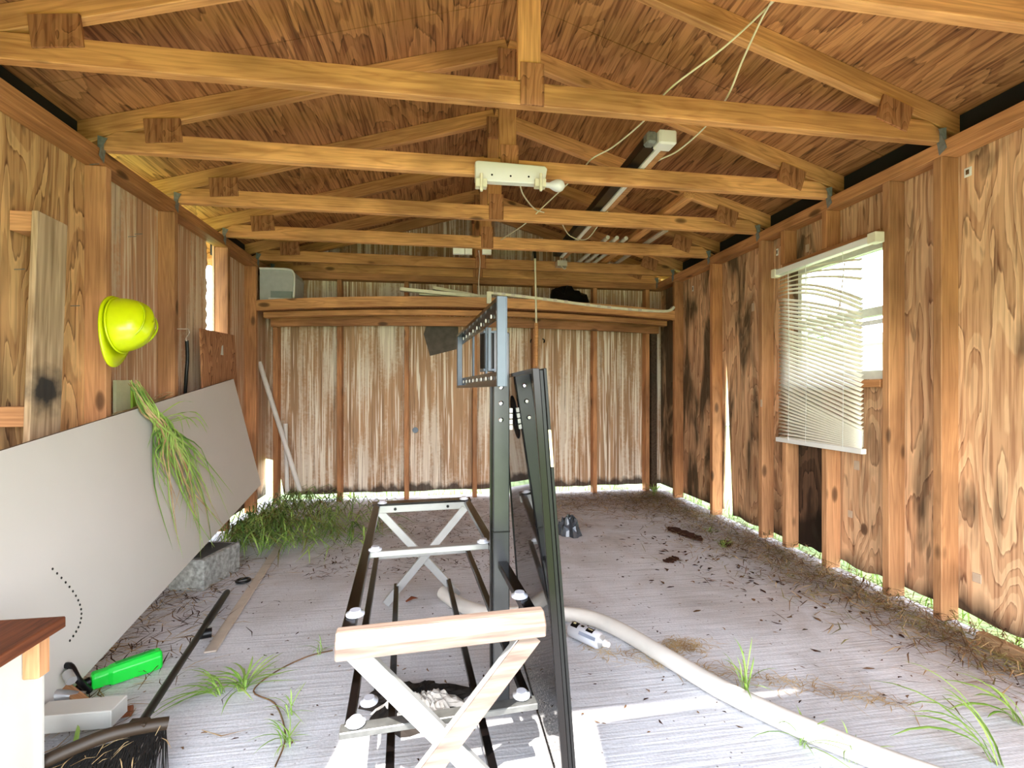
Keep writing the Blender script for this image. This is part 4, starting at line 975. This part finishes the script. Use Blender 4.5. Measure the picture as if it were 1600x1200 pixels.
# white scrap and bits at left
a, b = onZ(60, 1122, .07), onZ(187, 1111, .07)
board('white_scrap_board', a, b, .052, .075, M['paint_white'], label='short white painted board lying beside the wooden step', cat='board')
a, b = onZ(70, 1052, .10), onZ(132, 1100, .05)
board('angled_stick', a, b, .022, .03, M['stud_pale'], label='pale stick slanting down behind the white painted board', cat='stick')
m = MB(); m.tube([onZ(62, 1085, .09), onZ(130, 1090, .05)], .018, 10); m.build('metal_tube_scrap', M['silver'], label='short silver tube lying behind the white scrap board', cat='tube')
m = MB(); m.tube([onZ(186, 1114, .02), onZ(206, 1110, .02)], .016, 10); m.build('rusty_cap', plain('rust_brown', (140, 80, 46), .7), label='small rust brown cap at the end of the white scrap board', cat='cap')
m = MB(); m.tube(smooth([onZ(85, 1048, .12), onZ(108, 1040, .14), onZ(122, 1062, .10), onZ(140, 1080, .04)], 5), .010, 8); m.build('black_hose_bit', M['black'], label='short bent black tool end near the bottom of the tabletop', cat='tool')
m = MB(); m.tube([onZ(105, 1052, .13), onZ(112, 1064, .12)], .014, 8); m.build('chrome_ferrule', M['silver'], label='chrome sleeve on the bent black tool end', cat='sleeve')

# crusty burnt patch under the stand
m = MB(); rc = random.Random(8); cc = onZ(645, 1100, 0)
def lump(m, cx, cy, rx, ry, h, seed, mi, nr=9, na=44, z0=.001):
    r2 = random.Random(seed); ph = [r2.uniform(0, 6.28) for _ in range(6)]; vs = [(cx, cy, z0+h)]
    for i in range(1, nr+1):
        t = i/nr
        for k in range(na):
            a = 2*math.pi*k/na; e_ = 1+.16*math.sin(3*a+ph[0])+.10*math.sin(7*a+ph[1])+.06*math.sin(13*a+ph[2])
            vs.append((cx+rx*t*e_*math.cos(a), cy+ry*t*e_*math.sin(a), z0+(h*(1-t**3)*(.6+.55*r2.random()) if i < nr else 0)))
    fs = [(0, 1+k, 1+(k+1)%na) for k in range(na)]+[(1+(i-1)*na+k, 1+i*na+k, 1+i*na+(k+1)%na, 1+(i-1)*na+(k+1)%na) for i in range(1, nr) for k in range(na)]
    m.add(vs, fs, mi)
lump(m, cc.x, cc.y, .17, .13, .035, 1, 0)
lump(m, cc.x+.03, cc.y-.045, .13, .07, .055, 2, 1)
m.build('burnt_patch', [M['char'], M['ash']], label='crusty black and white burnt heap on the floor inside the stand', cat='ash heap', org=tuple(cc))
# plastic bottle lump
m = MB(); c = onZ(893, 838, 0); rr = random.Random(4)
lump(m, c.x, c.y+.06, .085, .10, .13, 6, 0, 8, 20); m.build('crumpled_bottle', M['foil'], label='crumpled dark grey plastic wrapper on the floor behind the television', cat='wrapper', org=tuple(c))
# rotten wood pieces
for px, py, L, wd, ang, h_, lb in ((1070, 836, .30, .07, 1.9, .022, 'large dark rotten wood strip on the floor near the right wall'), (1048, 876, .11, .05, .4, .014, 'small dark rotten wood chip in front of the larger strip'), (1135, 852, .10, .07, 1.0, .02, 'dark clump of rotten wood beside the grass litter')):
    c = onZ(px, py, 0); m = MB(); r2 = random.Random(px); n = 9; vs = []
    for i in range(n+1):
        t = i/n-.5; x = t*L; w2 = wd/2*(.65+.5*r2.random())*(1 if 0 < i < n else .4)
        for s in (-1, 1):
            for z in (0.001, h_*(.5+.7*r2.random())): vs.append((c.x+math.cos(ang)*x-math.sin(ang)*s*w2, c.y+math.sin(ang)*x+math.cos(ang)*s*w2, z))
    fs = []
    for i in range(n):
        a = i*4; b = a+4; fs += [(a, b, b+1, a+1), (a+1, b+1, b+3, a+3), (a+3, b+3, b+2, a+2), (a+2, b+2, b, a)]
    fs += [(0, 1, 3, 2), (n*4, n*4+2, n*4+3, n*4+1)]
    m.add(vs, fs); m.build('rotten_wood', M['bark'], label=lb, cat='wood chip', group='rotten wood on the floor', org=tuple(c))
# leaves
for px, py, lb in ((644, 938, 'curled brown dead leaf on the floor beneath the stand'), (583, 1000, 'dark red leaf lying near the left rail of the stand')):
    c = onZ(px, py, .004); m = MB(); m.blade([c+V((-.03, -.01, 0)), c+V((0, 0, .014)), c+V((.03, .01, .004))], .035); m.build('dead_leaf', plain('leaf_brown', (132, 70, 42), .7), label=lb, cat='leaf', org=tuple(c))

# ---- weeds growing through cracks
def tuft(name, px, py, n, L, spread, mats, lb, seed, wd=.008, lean=None, z=0):
    r2 = random.Random(seed); c = onZ(px, py, z); m = MB()
    for i in range(n):
        a = r2.uniform(0, 6.28) if lean is None else lean+r2.uniform(-.8, .8)
        l2 = L*r2.uniform(.55, 1.0); o = spread*r2.uniform(.35, 1.0); b = c+V((r2.uniform(-.012, .012), r2.uniform(-.012, .012), 0))
        pts = [b]
        for k in range(1, 7):
            t = k/6; rad = o*l2*t**1.3; zz = l2*(t-(.25+.6*o)*t*t)*(1.05-.45*o); pts.append(b+V((math.cos(a+.3*t)*rad, math.sin(a+.3*t)*rad, max(.003, zz))))
        m.blade(pts, wd*r2.uniform(.6, 1.2), r2.randrange(len(mats)))
    return m.build(name, mats, label=lb, cat='weed', group='weeds in the floor cracks', org=tuple(c))
G1 = [M['sun_green'], M['grass']]
tuft('weed', 380, 1078, 28, 0.230, 1.1, G1, 'spreading green weed on the floor right of the broom', 1)
tuft('weed', 345, 1085, 11, 0.216, 1.2, G1, 'few low blades left of the spreading weed', 12, lean=2.8)
tuft('weed', 450, 1120, 12, 0.189, .8, G1, 'upright weed left of the near stand leg', 2, .004)
tuft('weed', 448, 1165, 16, 0.162, .9, G1, 'weed nearest the bottom edge left of the stand', 3, .004)
tuft('weed', 500, 1022, 8, 0.135, 1.1, G1, 'small runner of weed beside the left stand rail', 4, .004)
tuft('weed', 1163, 1083, 12, 0.297, .75, G1, 'tall thin weed in the sunlit strip beside the white pipe', 5, .006)
tuft('weed', 1255, 1165, 14, 0.216, 1.0, G1, 'weed sprouting beyond the white pipe at lower right', 6, .004)
tuft('weed', 1330, 1190, 11, 0.203, .9, G1, 'weed behind the near end of the white pipe', 7, .004)
tuft('weed', 1560, 1195, 9, 0.513, 1.0, G1, 'large long-bladed weed in the lower right corner', 8, .010, lean=2.4)
tuft('weed', 1592, 1130, 8, 0.270, .9, G1, 'bright green weed at the right edge of the picture', 9, .012, lean=2.2)
tuft('weed', 1130, 855, 16, 0.135, .9, G1, 'low weed beside the rotten wood near the right wall', 10, .006)
tuft('weed', 1110, 832, 12, 0.108, .9, G1, 'tiny weed by the stud at the daylight slit', 13, .006)
tuft('weed', 1022, 775, 16, 0.297, .6, [M['grass'], M['grass_dark']], 'upright grass clump in the far right corner', 11, .010)
tuft('weed', 105, 1195, 7, 0.162, 1.0, G1, 'thick green shoots in front of the broom head', 14, .010, z=.03)
# crack runner stem
m = MB(); m.tube(smooth([onZ(*p, .006) for p in ((520, 1016), (480, 1026), (430, 1050), (396, 1080), (430, 1100), (446, 1150), (430, 1198))], 5), .0025, 5); m.build('weed_runner', M['straw_dark'], label='brown creeping runner joining the weeds left of the stand', cat='runner')

# ---- litter
def litter(name, n, region, L, wd, mats, lb, cat, seed, hmax=.012, spread_z=.0):
    r2 = random.Random(seed); m = MB()
    for i in range(n):
        x, y = region(r2); a = r2.uniform(0, 6.28); l2 = L*r2.uniform(.3, 1.0); z = .003+r2.random()**2*hmax
        b = V((x, y, z)); d = V((math.cos(a), math.sin(a), 0)); q = V((-d.y, d.x, 0))*r2.uniform(-.2, .2)*l2
        m.blade([b, b+d*l2*.5+q+V((0, 0, r2.uniform(0, .3)*hmax)), b+d*l2+V((0, 0, r2.uniform(-.2, .5)*hmax*spread_z))], wd*r2.uniform(.5, 1.2), r2.randrange(len(mats)))
    # keep everything above the slab
    for v in m.v: v.z = max(v.z, .002); v.x = max(min(v.x, XR_-.01), XL+.01); v.y = min(v.y, YB-.015)
    return m.build(name, mats, label=lb, cat=cat, kind='stuff')
def reg_right(r2):
    y = r2.uniform(1.25, 4.5); w_ = .32+.26*math.sin((y-1.2)*.9)**2 if y < 3.6 else .75; x = XR_-.02-abs(r2.gauss(0, .5))*w_
    return x, y
litter('straw_litter', 5200, reg_right, .16, .005, [M['straw'], M['straw_dark'], M['litter_green'], M['straw_dark']], 'dry grass and straw litter drifted along the right wall', 'straw', 31, .06, 1.0)
litter('dirt_crumbs', 900, lambda r: (r.uniform(-1.45, 2.15), r.uniform(1.3, 4.6)**1.0), .025, .007, [M['straw_dark'], M['bark']], 'small dark crumbs and twigs scattered on the floor', 'crumbs', 32, .006)
def reg_mid(r):
    return r.gauss(1.65, .35), r.gauss(3.0, .55)
litter('wood_chips', 260, lambda r: (min(2.15, max(.9, r.gauss(1.7, .3))), r.gauss(2.7, .55)), .05, .016, [M['bark'], M['straw_dark']], 'dark rotten wood chips scattered near the right wall', 'chips', 33, .012)
litter('far_litter', 1900, lambda r: (r.uniform(.75, 2.2), 4.6-abs(r.gauss(0, .45))), .15, .006, [M['straw'], M['straw_dark'], M['straw_dark']], 'brown straw litter on the floor by the back wall', 'straw', 34, .03, 1.0)
litter('left_litter', 800, lambda r: (-1.42+abs(r.gauss(0, .2)), r.uniform(1.5, 3.1)), .16, .005, [M['straw_dark'], M['bark'], M['straw']], 'brown straw and pine litter under the leaning tabletop', 'straw', 35, .025, 1.0)
litter('pipe_litter', 420, lambda r: (lambda t: (.62+.95*t+r.gauss(0, .025)-.05, 1.86-.48*t+r.gauss(0, .03)-.045))(r.random()), .08, .003, [M['straw']], 'fine tan straw caught along the near side of the white pipe', 'straw', 36, .008, .5)
cps = onZ(1065, 1012, 0)
litter('straw_patch', 320, lambda r: (cps.x+r.gauss(0, .06), cps.y+r.gauss(0, .028)), .06, .003, [M['straw']], 'small oval patch of tan straw behind the white pipe', 'straw', 37, .008, .5)
litter('stand_litter', 1300, lambda r: (r.uniform(-.75, .5), r.uniform(2.7, 4.5)), .07, .006, [M['straw_dark'], M['bark']], 'brown leaf litter on the floor beyond the stand', 'leaf litter', 38, .012)
# grass heap
m = MB(); r2 = random.Random(40)
for i in range(900):
    t = r2.random(); x = -1.42+min(.95, abs(r2.gauss(0, .42))); y = r2.uniform(3.15, 4.45); h0_ = .16*math.exp(-((x+1.25)/.45)**2)*r2.random()
    if x > -.85: y = max(y, 3.5)
    if i % 3 == 0: y = r2.uniform(3.15, 3.7)
    a = r2.uniform(0, 6.28); L2 = r2.uniform(.12, .34); b = V((x, y, .01+h0_*.7)); d = V((math.cos(a), math.sin(a), 0))
    if b.x+d.x*L2 < -1.5: d.x = -d.x
    if b.y+d.y*L2 > 4.55: d.y = -d.y
    m.blade([b, b+d*L2*.35+V((0, 0, r2.uniform(.02, .10))), b+d*L2*.7+V((0, 0, r2.uniform(.0, .09))), b+d*L2+V((0, 0, -min(b.z-.004, r2.uniform(0, .05))))], r2.uniform(.005, .012), r2.choice((0, 0, 1, 1, 2)))
for v in m.v: v.z = max(v.z, .002); v.x = max(v.x, -1.5)
m.build('grass_heap', [M['grass'], M['grass_dark'], M['litter_green']], label='heap of long green grass growing in at the back left corner', cat='grass', kind='stuff')
m = MB(); r2 = random.Random(41)
for i in range(700):
    side = i % 2
    if side: x, y = r2.uniform(-1.5, 2.2), r2.uniform(YB+.05, YB+.9)
    else: x, y = r2.uniform(XR_+.04, XR_+.5), r2.uniform(.6, 4.8)
    a = r2.uniform(0, 6.28); h_ = r2.uniform(.04, .13); b = V((x, y, -.11)); m.blade([b, b+V((math.cos(a)*.02, math.sin(a)*.02, h_*.6)), b+V((math.cos(a)*.05, math.sin(a)*.05, h_))], .008)
m.build('outside_grass', M['sun_green'], label='short sunlit grass outside, showing under the wall edges', cat='grass', kind='stuff')
for o in list(C.objects):
    if '_o' in o: del o['_o']
